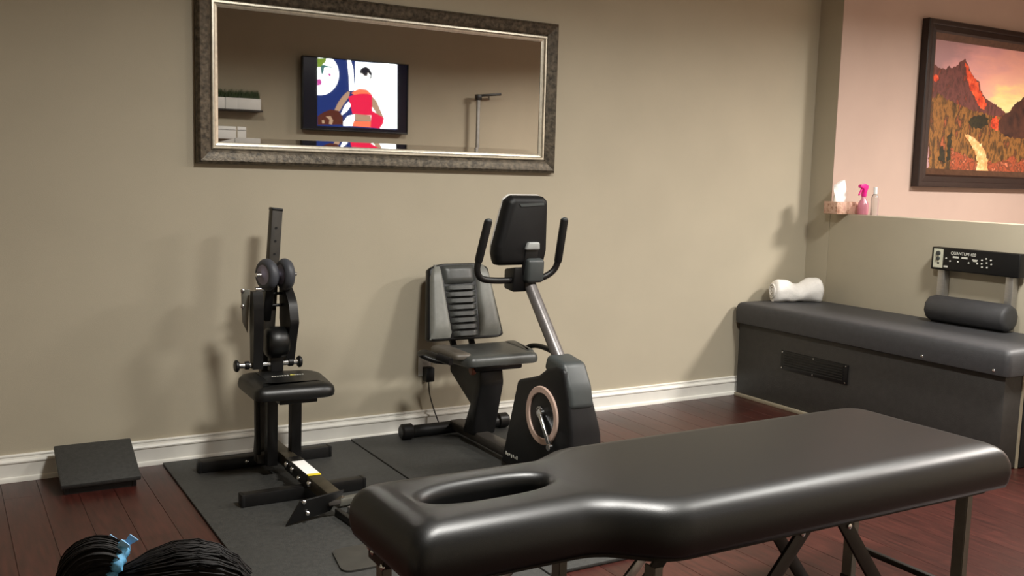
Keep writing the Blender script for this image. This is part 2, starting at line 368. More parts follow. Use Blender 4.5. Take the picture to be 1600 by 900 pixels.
PAINT = [
    ('painting_rock', [(5.934,2.241), (5.997,2.229), (6.043,2.210), (6.071,2.198), (6.097,2.207), (6.119,2.199), (6.157,2.227), (6.183,2.213), (6.211,2.231), (6.235,2.228), (6.280,2.266), (6.307,2.273), (6.329,2.297), (6.365,2.252), (6.398,2.215), (6.440,2.180), (6.482,2.146), (6.514,2.146), (6.527,2.091), (6.582,2.043), (6.663,2.012), (6.765,1.983), (6.850,1.946), (6.918,1.890), (6.872,1.792), (5.992,1.753)]),
    ('painting_orange', [(6.338,2.261), (6.369,2.247), (6.398,2.209), (6.441,2.172), (6.507,2.141), (6.522,2.091), (6.573,2.038), (6.619,1.980), (6.594,1.950), (6.551,1.956), (6.500,2.008), (6.447,2.052), (6.405,2.083), (6.369,2.150)]),
    ('painting_orange', [(5.989,2.151), (6.031,2.161), (6.067,2.134), (6.028,2.114)]),
    ('painting_forest', [(5.966,1.976), (6.066,2.027), (6.196,1.990), (6.346,1.965), (6.502,1.927), (6.637,1.923), (6.776,1.906), (6.851,1.934), (7.145,1.877), (7.242,1.511), (6.024,1.482)]),
    ('painting_ridge', [(7.145,2.156), (7.092,2.092), (7.046,2.059), (6.961,2.012), (6.898,1.955), (6.823,1.923), (6.779,1.883), (6.779,1.811), (6.875,1.768), (7.205,1.757)]),
    ('painting_evergreen', [(6.416,1.859), (6.478,1.891), (6.542,1.908), (6.598,1.921), (6.651,1.888), (6.648,1.841), (6.555,1.813), (6.459,1.820)]),
    ('painting_orange', [(6.698,1.902), (6.755,1.915), (6.779,1.883), (6.765,1.811), (6.709,1.820), (6.685,1.855)]),
    ('painting_evergreen', [(6.122,1.565), (6.121,1.645), (6.153,1.680), (6.184,1.624), (6.192,1.555)]),
    ('painting_evergreen', [(6.212,1.568), (6.200,1.740), (6.249,1.788), (6.245,1.672), (6.245,1.569)]),
    ('painting_blossom', [(6.250,1.488), (6.247,1.655), (6.333,1.635), (6.429,1.615), (6.548,1.577), (6.578,1.495)]),
    ('painting_blossom', [(6.675,1.498), (6.673,1.587), (6.783,1.572), (6.899,1.600), (6.974,1.639), (7.053,1.592), (7.142,1.619), (7.231,1.585), (7.242,1.511)]),
    ('painting_stream', [(6.387,1.768), (6.429,1.761), (6.518,1.735), (6.599,1.697), (6.644,1.652), (6.673,1.581), (6.695,1.498), (6.550,1.495), (6.563,1.578), (6.521,1.641), (6.466,1.692), (6.413,1.737)]),
]
cx0, cx1, cz0, cz1 = px0+0.128, px1-0.128, pz0+0.128, pz1-0.128
keys = list(PM_); m = MB(); b = m.bm
f = b.faces.new([b.verts.new(p) for p in ((cx0, PW-0.017, cz0), (cx1, PW-0.017, cz0), (cx1, PW-0.017, cz1), (cx0, PW-0.017, cz1))])
def clip(poly, X0, X1, Z0, Z1):
    for ax, val, sg in ((0, X0, 1), (0, X1, -1), (1, Z0, 1), (1, Z1, -1)):
        out = []
        for i in range(len(poly)):
            a, c = poly[i], poly[(i+1) % len(poly)]; da, dc = sg*(a[ax]-val), sg*(c[ax]-val)
            if da >= 0: out.append(a)
            if (da >= 0) != (dc >= 0):
                u = da/(da-dc); out.append((a[0]+(c[0]-a[0])*u, a[1]+(c[1]-a[1])*u))
        poly = out
        if len(poly) < 3: return []
    return poly
def ragged(P, step, amp, seed):
    rg_ = random.Random(seed); out = []
    for i in range(len(P)):
        a, c = Vector(P[i]), Vector(P[(i+1) % len(P)]); n = max(1, int((c-a).length/step))
        for j in range(n):
            q = a.lerp(c, j/n); out.append((q.x+rg_.uniform(-amp, amp), q.y+rg_.uniform(-amp, amp)))
    return out
def layers(b, polys, Y, dY, idx, X0, X1, Z0, Z1):
    for k, (nm, P) in enumerate(polys):
        P = clip(P, X0, X1, Z0, Z1)
        if len(P) < 3: continue
        A = sum(P[i][0]*P[(i+1) % len(P)][1]-P[(i+1) % len(P)][0]*P[i][1] for i in range(len(P)))
        if (A < 0) == (dY < 0): P = P[::-1]
        es = [b.verts.new((x, Y+dY*(k+1), z)) for x, z in P]
        for tri in tessellate_polygon([[Vector((x, z, 0)) for x, z in P]]):
            q = [es[i] for i in tri]
            if (q[1].co-q[0].co).cross(q[2].co-q[0].co).y*dY < 0: q.reverse()
            if len(set(q)) == 3 and (q[1].co-q[0].co).cross(q[2].co-q[0].co).length > 1e-9: b.faces.new(q).material_index = idx(nm)
# the part of the landscape beyond the photograph's right edge
PAINT.insert(3, ('painting_rock', [(7.02, 1.95), (7.12, 2.02), (7.2, 2.06), (7.3, 2.1), (7.3, 1.6), (7.02, 1.6)]))
PAINT = [(n, ragged(P, 0.014, 0.0055 if 'rock' in n or 'ridge' in n else 0.010, i)) for i, (n, P) in enumerate(PAINT)]
layers(b, PAINT, PW-0.017, -0.0004, lambda n: 1+keys.index(n), cx0, cx1, cz0, cz1)
m.build('canvas', [sky]+[PM_[k] for k in keys], t, 0, keep=True)

LZ = 1.1965
t = thing('tissue_box', (5.075, 4.39, LZ), 'patterned tissue box with a white tissue sticking up, at the corner end of the ledge', 'tissue box')
CARD = ramp_mat('tissue_card', [(0.35, (150, 104, 82)), (0.5, (206, 170, 148)), (0.7, (176, 128, 116))], 28)
MB().span((4.96, 4.335, LZ), (5.185, 4.445, LZ+0.078), 0.003).build('carton', CARD, t)
m = MB(); b = m.bm
R_ = []
for k in range(9):
    u = k/8; w = 0.045+0.012*math.sin(u*3)-0.012*max(0, u-0.6)
    R_.append([Vector((5.03+0.008*math.sin(u*4)+w*math.cos(a)*1.0, 4.385+0.022*(1-0.4*u)*math.sin(a)+0.006*math.sin(3*a+u*5), LZ+0.076+u*(0.125+0.018*math.cos(a)))) for a in [2*math.pi*j/16 for j in range(16)]])
m.rings(R_).build('tissue', PAPER, t, 60)

PINKC = mat('pink_liquid_bottle', (226, 150, 170), 0.2, var=0.06, spec=0.6, trans=0.35)
PINK = mat('magenta_plastic', (214, 24, 130), 0.35, var=0.05)
CLEARP = mat('clear_plastic', (235, 232, 228), 0.12, var=0.02, trans=0.85)
bx, by = 5.143, 4.285
t = thing('spray_bottle', (bx, by, LZ), 'pink spray bottle with magenta trigger head on the ledge beside the tissue box', 'spray bottle')
MB().lathe((bx, by, LZ), (0, 0, 1), [(0.030, 0), (0.034, 0.006), (0.034, 0.055), (0.030, 0.075), (0.015, 0.100), (0.013, 0.118)], 20).build('bottle_body', PINKC, t)
m = MB(); m.cyl((bx, by, LZ+0.115), (bx, by, LZ+0.14), 0.017, 16, 0.003)
m.prism([(bx+0.026, by-0.012, LZ+0.165), (bx+0.03, by-0.012, LZ+0.185), (bx, by-0.012, LZ+0.198), (bx-0.045, by-0.012, LZ+0.19), (bx-0.047, by-0.012, LZ+0.172), (bx-0.012, by-0.012, LZ+0.165), (bx-0.012, by-0.012, LZ+0.138), (bx+0.014, by-0.012, LZ+0.138)], (0, 0.024, 0), 0.004)
m.build('spray_head', PINK, t)
MB().tube(smooth_path([(bx-0.022, by, LZ+0.172), (bx-0.03, by, LZ+0.15), (bx-0.048, by, LZ+0.122)]), [0.006]*12+[0.004], 8).build('trigger', PINK, t)
bx, by = 5.14, 4.195
t = thing('clear_bottle', (bx, by, LZ), 'clear plastic bottle with white cap, right of the pink spray bottle', 'bottle')
MB().lathe((bx, by, LZ), (0, 0, 1), [(0.022, 0), (0.025, 0.005), (0.025, 0.10), (0.018, 0.125), (0.010, 0.135)], 18).build('bottle_body', CLEARP, t)
MB().cyl((bx, by, LZ+0.133), (bx, by, LZ+0.178), 0.012, 14, 0.002).build('cap', WHITEP, t)

# ================================================================== SLANT BOARD, OUTLET
t = thing('slant_board', (0.57, 4.49, 0), 'black slant board leaning against the back wall, left of the rubber mat', 'slant board')
th = math.atan2(0.152-0.052, 4.615-4.357)
m = MB(); R_ = rotm(rx=th); m.box((0.57, 4.483, 0.093), (0.318, 0.285, 0.022), 0.004, 2, R_); m.build('top_plate', RUBBER, t)
SBM = mat('slant_board_wood', (22, 19, 18), 0.6, var=0.2)
for sx in (0.435, 0.705):
    MB().prism([(sx-0.009, 4.375, 0.001), (sx-0.009, 4.60, 0.001), (sx-0.009, 4.60, 0.128), (sx-0.009, 4.375, 0.042)], (0.018, 0, 0), 0.002).build('side_panel', SBM, t)
MB().span((0.445, 4.585, 0.001), (0.695, 4.60, 0.12)).build('back_panel', SBM, t)
MB().span((0.445, 4.378, 0.001), (0.695, 4.392, 0.042)).build('front_panel', SBM, t)

t = thing('wall_outlet', (2.232, WY, 0.30), 'white wall outlet plate on the back wall behind the exercise bike seat', 'outlet')
MB().span((2.195, WY-0.007, 0.306), (2.268, WY, 0.430), 0.003).build('cover_plate', WHITEP, t)
for zz in (0.392, 0.345):
    o = MB().span((2.214, WY-0.009, zz-0.015), (2.249, WY-0.006, zz+0.015), 0.002).build('socket', WHITEP, t)
t = thing('power_adapter', (2.245, WY, 0.27), 'black plug-in power adapter with a thin cord hanging from the wall outlet', 'power adapter')
MB().span((2.216, WY-0.062, 0.282), (2.266, WY-0.010, 0.360), 0.006).build('adapter_body', BLACKP, t)
MB().tube(smooth_path([(2.243, WY-0.035, 0.284), (2.245, WY-0.035, 0.25), (2.255, WY-0.03, 0.20), (2.275, WY-0.035, 0.13), (2.293, WY-0.05, 0.07), (2.305, WY-0.065, 0.03), (2.31, WY-0.09, 0.0205), (2.32, 4.555, 0.0205)]), 0.0032, 6).build('cord', BLACKP, t)
# ================================================================== RECUMBENT BIKE
XC = 2.36; Z0 = MZ2
t = thing('recumbent_bike', (XC, 4.0, Z0), 'recumbent exercise bike with grey padded backrest, silver mast and dark console', 'exercise bike')
rs = MB().tube([(2.07, 4.52, Z0+0.036), (2.64, 4.52, Z0+0.036)], 0.033, 14).build('rear_stabilizer', BLACKP, t)
for a, b_ in ((2.03, 2.10), (2.60, 2.67)):
    MB().cyl((a, 4.52, Z0+0.0405), (b_, 4.52, Z0+0.0405), 0.0405, 16, 0.01).build('end_cap', BLACKM, rs)
fs = MB().tube([(2.08, 3.40, Z0+0.03), (2.62, 3.40, Z0+0.03)], 0.028, 14).build('front_stabilizer', BLACKP, t)
for a, b_ in ((2.05, 2.10), (2.60, 2.65)):
    MB().cyl((a, 3.40, Z0+0.033), (b_, 3.40, Z0+0.033), 0.033, 14, 0.008).build('end_cap', BLACKM, fs)
MB().bar((2.355, 4.53, Z0+0.05), (2.355, 3.42, Z0+0.05), 0.085, 0.05, 0.012).build('main_rail', mat('rail_graphite', (62, 58, 54), 0.4, metal=0.3, var=0.1), t)
# seat tower
poly = [(4.345, 0.075), (4.268, 0.235), (4.50, 0.36), (4.50, 0.425), (4.17, 0.425), (4.155, 0.355), (4.235, 0.075)]
MB().prism([(2.295, y, z) for y, z in poly], (0.135, 0, 0), 0.012).build('seat_post', BLACKP, t)
MB().span((2.25, 4.13, 0.425), (2.52, 4.47, 0.462), 0.01).build('seat_carriage', BLACKM, t)
MB().bar((2.315, 4.44, 0.41), (2.315, 4.56, 0.60), 0.03, 0.02).bar((2.425, 4.44, 0.41), (2.425, 4.56, 0.60), 0.03, 0.02).build('back_bracket', BLACKM, t)
def rbox(c, size, r, bulge=0.0, seg=5, R=None):
    m = MB(); b = bmesh.new(); bmesh.ops.create_cube(b, size=1.0)
    for v in b.verts: v.co = Vector((v.co.x*size[0], v.co.y*size[1], v.co.z*size[2]))
    bmesh.ops.bevel(b, geom=b.edges[:], offset=min(r, min(size)*0.49), segments=seg, profile=0.5, affect='EDGES')
    for v in b.verts: v.co = (R @ v.co if R else v.co)+Vector(c)
    return m.join(b)
# seat cushion: flat pan, wider at the rear, with side bolster
P = rounded([Vector((2.185, 4.06)), Vector((2.575, 4.06)), Vector((2.655, 4.43)), Vector((2.115, 4.43))], [0.05, 0.05, 0.07, 0.07], 6)
def pad(P, prof):
    N = len(P); return [[Vector((q.x, q.y, z)) for q in inset(P, d)] for d, z in prof]
MB().rings(pad(P, [(0.012, 0.462), (0.002, 0.468), (0, 0.485), (0.005, 0.502), (0.016, 0.512), (0.035, 0.517)])).build('seat_cushion', SEATB, t, 50)
P2 = rounded([Vector((2.13, 4.12)), Vector((2.225, 4.10)), Vector((2.23, 4.40)), Vector((2.125, 4.40))], 0.035, 5)
MB().rings(pad(P2, [(0.004, 0.498), (0, 0.512), (0.006, 0.522), (0.02, 0.527)])).build('side_bolster', SEATS, t, 50)
P2 = rounded([Vector((2.53, 4.10)), Vector((2.58, 4.12)), Vector((2.635, 4.40)), Vector((2.56, 4.40))], 0.025, 5)
MB().rings(pad(P2, [(0.004, 0.498), (0, 0.512), (0.006, 0.519), (0.02, 0.523)])).build('side_bolster', SEATB, t, 50)
# seat handles
for pts, nm in (([(2.27, 4.30, 0.448), (2.14, 4.33, 0.455), (2.06, 4.36, 0.49), (2.045, 4.27, 0.515), (2.06, 4.16, 0.512), (2.09, 4.10, 0.50)], 'l'), ([(2.48, 4.30, 0.448), (2.62, 4.32, 0.455), (2.685, 4.34, 0.49), (2.70, 4.25, 0.505), (2.70, 4.10, 0.495), (2.695, 4.02, 0.485)], 'r')):
    h = MB().tube(smooth_path(pts, 6), 0.014, 10).build('seat_handle', BLACKM, t)
    q = [Vector(p) for p in pts[-2:]]
    MB().tube([q[0], q[1], q[1]+(q[1]-q[0])*0.15], 0.0185, 12).build('grip', BLACKP, h)
MB().cyl((2.238, 4.16, 0.43), (2.262, 4.16, 0.43), 0.022, 14, 0.004).build('adjust_knob', mat('rust_red_plastic', (120, 62, 40), 0.5), t)
# backrest, leaning back
def backpt(u, v, d):   # u across, v up 0..1, d forward
    y = 4.440+0.115*v; z = 0.535+0.385*v
    return Vector((2.357+u, y-d*0.96, z+d*0.28))
def hw(v): return 0.225-0.045*v-0.03*max(0, (v-0.75)/0.25)**2
def backpanel(ufun0, ufun1, v0, v1, d0, d1, puff, nu=8, nv=12):
    m = MB(); b = m.bm; F = []; K = []
    for j in range(nv+1):
        v = v0+(v1-v0)*j/nv; a, c = ufun0(v), ufun1(v); r1, r2 = [], []
        for i in range(nu+1):
            s = i/nu; u = a+(c-a)*s; e = min(1, 4*s*(1-s)*1.6)**0.5*min(1, 4*(j/nv)*(1-j/nv)*2.2)**0.5
            crown = 0.03*max(0, v-0.86)/0.14
            r1.append(b.verts.new(backpt(u, v, d0+(d1-d0)*(0.25+0.75*e)+puff*e-crown*abs(u)*1.5))); r2.append(b.verts.new(backpt(u, v, d0-crown*abs(u)*1.5)))
        F.append(r1); K.append(r2)
    for j in range(nv):
        for i in range(nu):
            b.faces.new((F[j][i], F[j][i+1], F[j+1][i+1], F[j+1][i])); b.faces.new((K[j][i+1], K[j][i], K[j+1][i], K[j+1][i+1]))
        b.faces.new((F[j][0], F[j+1][0], K[j+1][0], K[j][0])); b.faces.new((F[j+1][nu], F[j][nu], K[j][nu], K[j+1][nu]))
    for i in range(nu):
        b.faces.new((F[0][i+1], F[0][i], K[0][i], K[0][i+1])); b.faces.new((F[nv][i], F[nv][i+1], K[nv][i+1], K[nv][i]))
    return m
def top_curve(u): return 1.0-0.10*(abs(u)/0.18)**2.2
br = None
shell = MB(); 
pl = [Vector((-0.222, 0.0)), Vector((0.222, 0.0)), Vector((0.172, 0.945)), Vector((0.10, 0.998)), Vector((-0.10, 0.998)), Vector((-0.172, 0.945))]
pl = rounded(pl, [0.05, 0.05, 0.08, 0.1, 0.1, 0.08], 5)
sh = [[backpt(p.x, p.y, d) for p in inset(pl, i)] for i, d in ((0.012, -0.035), (0.0, -0.028), (-0.004, -0.005), (0.0, 0.012), (0.01, 0.018))]
br = shell.rings(sh).build('backrest', BLACKP, t, 50)
ci = lambda v: -0.085-0.028*v if v > 0.02 else -0.085
cL = lambda v: -0.078-0.032*v; cR = lambda v: 0.070+0.022*v
oL = lambda v: -(0.214-0.048*v-0.03*max(0, (v-0.8)/0.2)**2); oR = lambda v: (0.214-0.048*v-0.03*max(0, (v-0.8)/0.2)**2)
backpanel(oL, lambda v: cL(v)-0.002, 0.015, 0.985, 0.010, 0.030, 0.012).build('side_bolster', SEATG, br, 50)
backpanel(lambda v: cR(v)+0.002, oR, 0.015, 0.985, 0.010, 0.030, 0.012).build('side_bolster', SEATG, br, 50)
vs = [0.02, 0.115, 0.20, 0.285, 0.37, 0.455, 0.54, 0.625, 0.71, 0.985]
for k in range(len(vs)-1):
    backpanel(cL, cR, vs[k]+0.003, vs[k+1]-0.003, 0.010, 0.028, 0.010, 8, 6).build('padded_rib', SEATB, br, 60)
# flywheel shroud
XL, XR_ = 2.285, 2.437
poly = [(3.93, 0.027), (3.795, 0.455), (3.70, 0.482), (3.62, 0.507), (3.545, 0.555), (3.475, 0.578), (3.415, 0.572), (3.375, 0.46), (3.345, 0.33), (3.335, 0.21), (3.36, 0.09), (3.40, 0.066), (3.66, 0.05), (3.76, 0.027)]
b = bmesh.new(); A = [b.verts.new((XL, y, z)) for y, z in poly]; f = b.faces.new(A)
r = bmesh.ops.extrude_face_region(b, geom=[f]); bmesh.ops.translate(b, verts=[g for g in r['geom'] if isinstance(g, bmesh.types.BMVert)], vec=(XR_-XL, 0, 0))
bmesh.ops.recalc_face_normals(b, faces=b.faces[:]); bmesh.ops.bevel(b, geom=b.edges[:], offset=0.02, segments=4, profile=0.5, affect='EDGES')
bmesh.ops.subdivide_edges(b, edges=[e for e in b.edges if e.calc_length() > 0.05], cuts=2, use_grid_fill=True)
for v in b.verts:   # narrower towards the top, bulged front
    k = max(0, (v.co.z-0.25)/0.33); v.co.x = XL+(v.co.x-XL)*(1-0.22*k)
    if v.co.x > 2.36 and v.co.y < 3.6: v.co.x += 0.018*max(0, 1-abs(v.co.z-0.28)/0.2)
m = MB(); m.join(b); SHR = m.build('flywheel_shroud', mat('shroud_black', (15, 15, 17), 0.48, var=0.12, spec=0.4), t, 35)
dc = (3.566, 0.338)
MB().lathe((XL-0.008, dc[0], dc[1]), (1, 0, 0), [(0.101, 0.004), (0.103, 0), (0.127, 0), (0.131, 0.004), (0.131, 0.012), (0.101, 0.012), (0.101, 0.004)], 48, False).build('disc_ring', SALMON, SHR, 30)
MB().lathe((XL-0.004, dc[0], dc[1]), (1, 0, 0), [(0.004, 0.0), (0.04, 0.0), (0.06, 0.003), (0.101, 0.003), (0.101, 0.01)], 40).build('disc_cover', BLACKM, SHR)
hub = (XL-0.006, dc[0]-0.004, dc[1]+0.012)
cr_ = MB(); cr_.cyl((hub[0]-0.016, hub[1], hub[2]), (hub[0]+0.01, hub[1], hub[2]), 0.02, 16, 0.003)
p0 = Vector((hub[0]-0.012, hub[1], hub[2])); p1 = Vector((hub[0]-0.018, 3.462, 0.222))
cr_.bar(p0, p1, 0.022, 0.011, 0.003, (1, 0, 0)); cr_.cyl(p1+Vector((-0.012, 0, 0)), p1+Vector((0.01, 0, 0)), 0.015, 14, 0.003)
cr_.build('crank_arm', STEEL, t)
MB().lathe((hub[0]-0.010, hub[1]+0.012, hub[2]+0.002), (1, 0, 0), [(0.018, 0), (0.026, 0.003), (0.026, 0.008), (0.018, 0.008), (0.018, 0)], 24, False).build('crank_collar', ALU, SHR)
cr2 = MB(); cr2.bar((XR_+0.02, dc[0], dc[1]), (XR_+0.045, 3.65, 0.46), 0.022, 0.011, 0.003, (1, 0, 0)); cr2.cyl((XR_-0.015, dc[0], dc[1]), (XR_+0.026, dc[0], dc[1]), 0.02, 14, 0.003); cr2.build('crank_arm', STEEL, t)
# small maker's mark: a few pale strokes on the shroud's lower rear corner
m = MB()
for k in range(7):
    y = 3.872-0.0165*k; m.box((XL-0.0006, y, 0.088-0.004*(k % 2)), (0.0012, 0.009, 0.016-0.004*(k % 3)))
tag(m.build('shroud_mark', INK, SHR, 0), kind='stuff')
# mast, its boot, console, handlebar
MB().prism([(2.292, 3.52, 0.50), (2.292, 3.585, 0.55), (2.292, 3.56, 0.615), (2.292, 3.43, 0.595), (2.292, 3.375, 0.50), (2.292, 3.352, 0.41), (2.292, 3.40, 0.385)], (0.125, 0, 0), 0.022, 4).build('mast_cover', GREYP, t, 40)
mb_, mt_ = Vector((2.36, 3.505, 0.53)), Vector((2.352, 3.815, 0.895))
MB().tube([mb_, mt_], 0.0285, 20).build('mast', MASTM, t)
MB().span((2.335, 3.845, 0.83), (2.40, 3.90, 0.94)).bm.free()
MB().prism([(2.262, 3.80, 0.975), (2.262, 3.90, 0.96), (2.262, 3.90, 0.868), (2.262, 3.815, 0.858)], (0.12, 0, 0), 0.01).build('handlebar_clamp', BLACKP, t)
MB().prism([(2.312, 3.765, 0.905), (2.312, 3.76, 1.01), (2.312, 3.80, 1.02), (2.312, 3.83, 0.90)], (0.088, 0, 0), 0.014, 3).build('neck_bracket', GREYP, t)
hb = [(2.112, 3.79, 1.185), (2.098, 3.80, 1.10), (2.082, 3.815, 1.01), (2.078, 3.82, 0.965), (2.095, 3.825, 0.932), (2.135, 3.83, 0.918), (2.21, 3.835, 0.912), (2.30, 3.84, 0.912), (2.40, 3.84, 0.915), (2.45, 3.835, 0.925), (2.49, 3.825, 0.955), (2.505, 3.815, 1.0), (2.512, 3.80, 1.09), (2.516, 3.79, 1.19)]
HB = MB().tube(smooth_path(hb, 4), 0.0150, 12).build('handlebar', BLACKM, t)
for a, b_ in ((hb[0], hb[2]), (hb[-1], hb[-3])):
    a, b_ = Vector(a), Vector(b_); mid = a.lerp(b_, 0.5); 
    MB().tube([a+(a-b_).normalized()*0.006, a, a.lerp(b_, 0.45), b_, b_+(b_-a)*0.05], [0.012, 0.0185, 0.019, 0.0185, 0.016], 14).build('foam_grip', BLACKP, HB)
    MB().sphere(a+(a-b_).normalized()*0.004, 0.0165, (1, 1, 0.55), 12, 8).build('grip_end', GREYP, HB)
# console: tapered housing, tilted; bezel faces the rider
ct = math.radians(10)
def cpt(u, v, d):   # origin at the bottom centre; d towards the camera side
    y0 = 3.86; return Vector((2.300+u, y0-d*math.cos(ct)-v*math.sin(ct)*0.6, 0.985+v*math.cos(ct)-d*math.sin(ct)*0.4))
cp = [Vector((-0.128, 0.0)), Vector((0.120, 0.0)), Vector((0.132, 0.07)), Vector((0.116, 0.30)), Vector((0.09, 0.322)), Vector((-0.07, 0.322)), Vector((-0.098, 0.30)), Vector((-0.142, 0.09)), Vector((-0.142, 0.05))]
CN = MB().rings([[cpt(p.x, p.y, d) for p in rounded(mitre(cp, i), 0.02, 4)] for i, d in ((0.004, 0.0), (0.0, 0.012), (0.002, 0.045), (0.012, 0.062), (0.026, 0.068))]).build('console', mat('console_black', (9, 9, 10), 0.55, spec=0.3), t, 40)
MB().rings([[cpt(p.x+0.002, p.y*0.99+0.008, d) for p in rounded(mitre(cp, i), 0.02, 4)] for i, d in ((0.018, -0.018), (0.006, -0.015), (0.001, -0.006), (0.002, 0.002))]).build('bezel', mat('pale_bezel', (214, 210, 204), 0.35), CN, 40)
MB().prism([cpt(-0.035, 0.275, 0.069), cpt(0.085, 0.283, 0.069), cpt(0.083, 0.295, 0.068), cpt(-0.045, 0.288, 0.068)], (0, -0.002, 0)).build('vent_strip', GREYP, CN)
MB().prism([cpt(0.0, 0.075, 0.06), cpt(0.075, 0.075, 0.06), cpt(0.07, 0.112, 0.06), cpt(0.012, 0.112, 0.06)], (0, -0.028, 0), 0.008, 3).build('neck_cap', mat('light_grey_plastic', (150, 152, 150), 0.4), CN)
MB().prism([cpt(0.002, -0.045, 0.045), cpt(0.078, -0.045, 0.045), cpt(0.073, 0.078, 0.06), cpt(0.004, 0.078, 0.06)], (0, -0.018, 0), 0.006, 2).build('neck_plate', BLACKP, CN)

# ================================================================== SEATED STRENGTH MACHINE
Z1_ = MZ1
t = thing('strength_machine', (1.31, 4.15, Z1_), 'small black seated strength machine with twin grey wheels and a tall square post', 'exercise machine')
for nm, y, a, b_ in (('rear_base_bar', 4.42, 0.985, 1.612), ('front_base_bar', 3.89, 1.035, 1.575)):
    q = MB().span((a, y-0.024, Z1_+0.0003), (b_, y+0.024, Z1_+0.052), 0.003).build(nm, BLACKM, t)
    for xx in (a-0.002, b_-0.014): MB().span((xx, y-0.026, Z1_+0.0003), (xx+0.016, y+0.026, Z1_+0.054), 0.004).build('end_cap', BLACKP, q)
SP = MB().span((1.305, 3.60, Z1_+0.052), (1.362, 4.44, Z1_+0.104), 0.003).build('spine_tube', mat('worn_olive_tube', (62, 56, 44), 0.45, metal=0.3, var=0.25), t)
MB().span((1.300, 3.85, Z1_+0.05), (1.368, 4.14, Z1_+0.1065), 0.003).build('sleeve', BLACKM, SP)
MB().span((1.306, 3.86, Z1_+0.1066), (1.362, 4.06, Z1_+0.1078)).build('white_label', PAPER, SP)
MB().span((1.306, 3.835, Z1_+0.1066), (1.362, 3.86, Z1_+0.1079)).build('yellow_label', YELLOW, SP)
for y, z in ((4.10, 0.085), (4.02, 0.085), (3.93, 0.07), (3.80, 0.085)):
    MB().lathe((1.300, y, Z1_+z), (-1, 0, 0), [(0.013, 0), (0.013, 0.008), (0.008, 0.013), (0.002, 0.014)], 10).build('bolt', STEEL, SP)
for x in (1.20, 1.285): MB().lathe((x, 4.396, Z1_+0.03), (0, -1, 0), [(0.009, 0), (0.009, 0.005), (0.002, 0.008)], 10).build('bolt', STEEL, t)
for x0_ in (1.268, 1.378): MB().bar((x0_, 4.24, Z1_+0.05), (x0_-0.004, 4.22, 0.40), 0.048, 0.048, 0.003, (0, 1, 0)).build('seat_post', BLACKM, t)
MB().bar((1.225, 4.30, Z1_+0.06), (1.222, 4.30, 0.40), 0.022, 0.03, 0.003, (0, 1, 0)).build('brace_strip', LEGD, t)
MB().span((1.215, 4.27, Z1_+0.05), (1.30, 4.33, 0.10), 0.003).build('brace_foot', LEGD, t)
UP = MB().bar((1.275, 4.44, Z1_+0.05), (1.355, 4.445, 1.205), 0.05, 0.05, 0.003, (0, 1, 0)).build('upright_post', mat('worn_black_post', (44, 39, 32), 0.5, metal=0.2, var=0.35, scale=14), t)
MB().bar((1.354, 4.445, 1.198), (1.3555, 4.445, 1.212), 0.053, 0.053, 0.004, (0, 1, 0)).build('post_cap', BLACKP, UP)
for k in range(3):
    z = 1.0+0.06*k; MB().cyl((1.345+0.08/1.15*(z-1.08), 4.4205, z), (1.345+0.08/1.15*(z-1.08), 4.418, z), 0.006, 10).build('pin_hole', mat('hole_black', (8, 8, 8), 0.8), UP)
# seat pad
P = rounded([Vector((1.135, 4.01)), Vector((1.49, 3.985)), Vector((1.535, 4.36)), Vector((1.145, 4.42))], [0.05, 0.08, 0.12, 0.10], 7)
SE = MB().rings(pad(P, [(0.015, 0.405), (0.003, 0.41), (0, 0.425), (0.004, 0.445), (0.018, 0.459), (0.045, 0.467), (0.08, 0.471)])).build('seat_pad', VINYL, t, 55)
MB().span((1.25, 4.05, 0.378), (1.42, 4.33, 0.406), 0.004).build('seat_bracket', BLACKM, t)
m = MB()
for k in range(13):
    if k in (7, 8): continue
    m.box((1.268+0.0115*k, 4.215, 0.4712), (0.0075, 0.010, 0.0012))
tag(m.build('printed_mark', INK, SE, 0), kind='stuff')
MB().prism([(1.346, 4.210, 0.4712), (1.370, 4.210, 0.4712), (1.358, 4.235, 0.4712)], (0, 0, 0.0012)).build('printed_mark', mat('lime_print', (196, 200, 70), 0.6), SE, 0)
# wheels
AX = MB().cyl((1.236, 4.36, 0.912), (1.425, 4.36, 0.912), 0.010, 12, 0.002).build('wheel_axle', STEEL, t)
for xa, wax in ((1.264, Vector((0.95, 0.31, 0))), (1.345, Vector((0.99, 0.12, 0)))):
    W_ = MB().lathe((xa, 4.352, 0.912), wax, [(0.030, 0.006), (0.052, 0.0), (0.064, 0.004), (0.073, 0.016), (0.074, 0.028), (0.066, 0.044), (0.052, 0.05), (0.030, 0.044)], 30).build('roller_wheel', RUBG, t, 50)
    MB().lathe((xa-0.001, 4.352, 0.912), wax, [(0.012, -0.004), (0.018, 0), (0.034, 0.001), (0.046, 0.002), (0.046, 0.006)], 24).build('wheel_hub', mat('mauve_grey_hub', (134, 128, 146), 0.45), W_)
MB().bar((1.30, 4.435, 0.70), (1.305, 4.37, 0.912), 0.04, 0.05, 0.003, (0, 1, 0)).build('wheel_bracket', BLACKM, t)
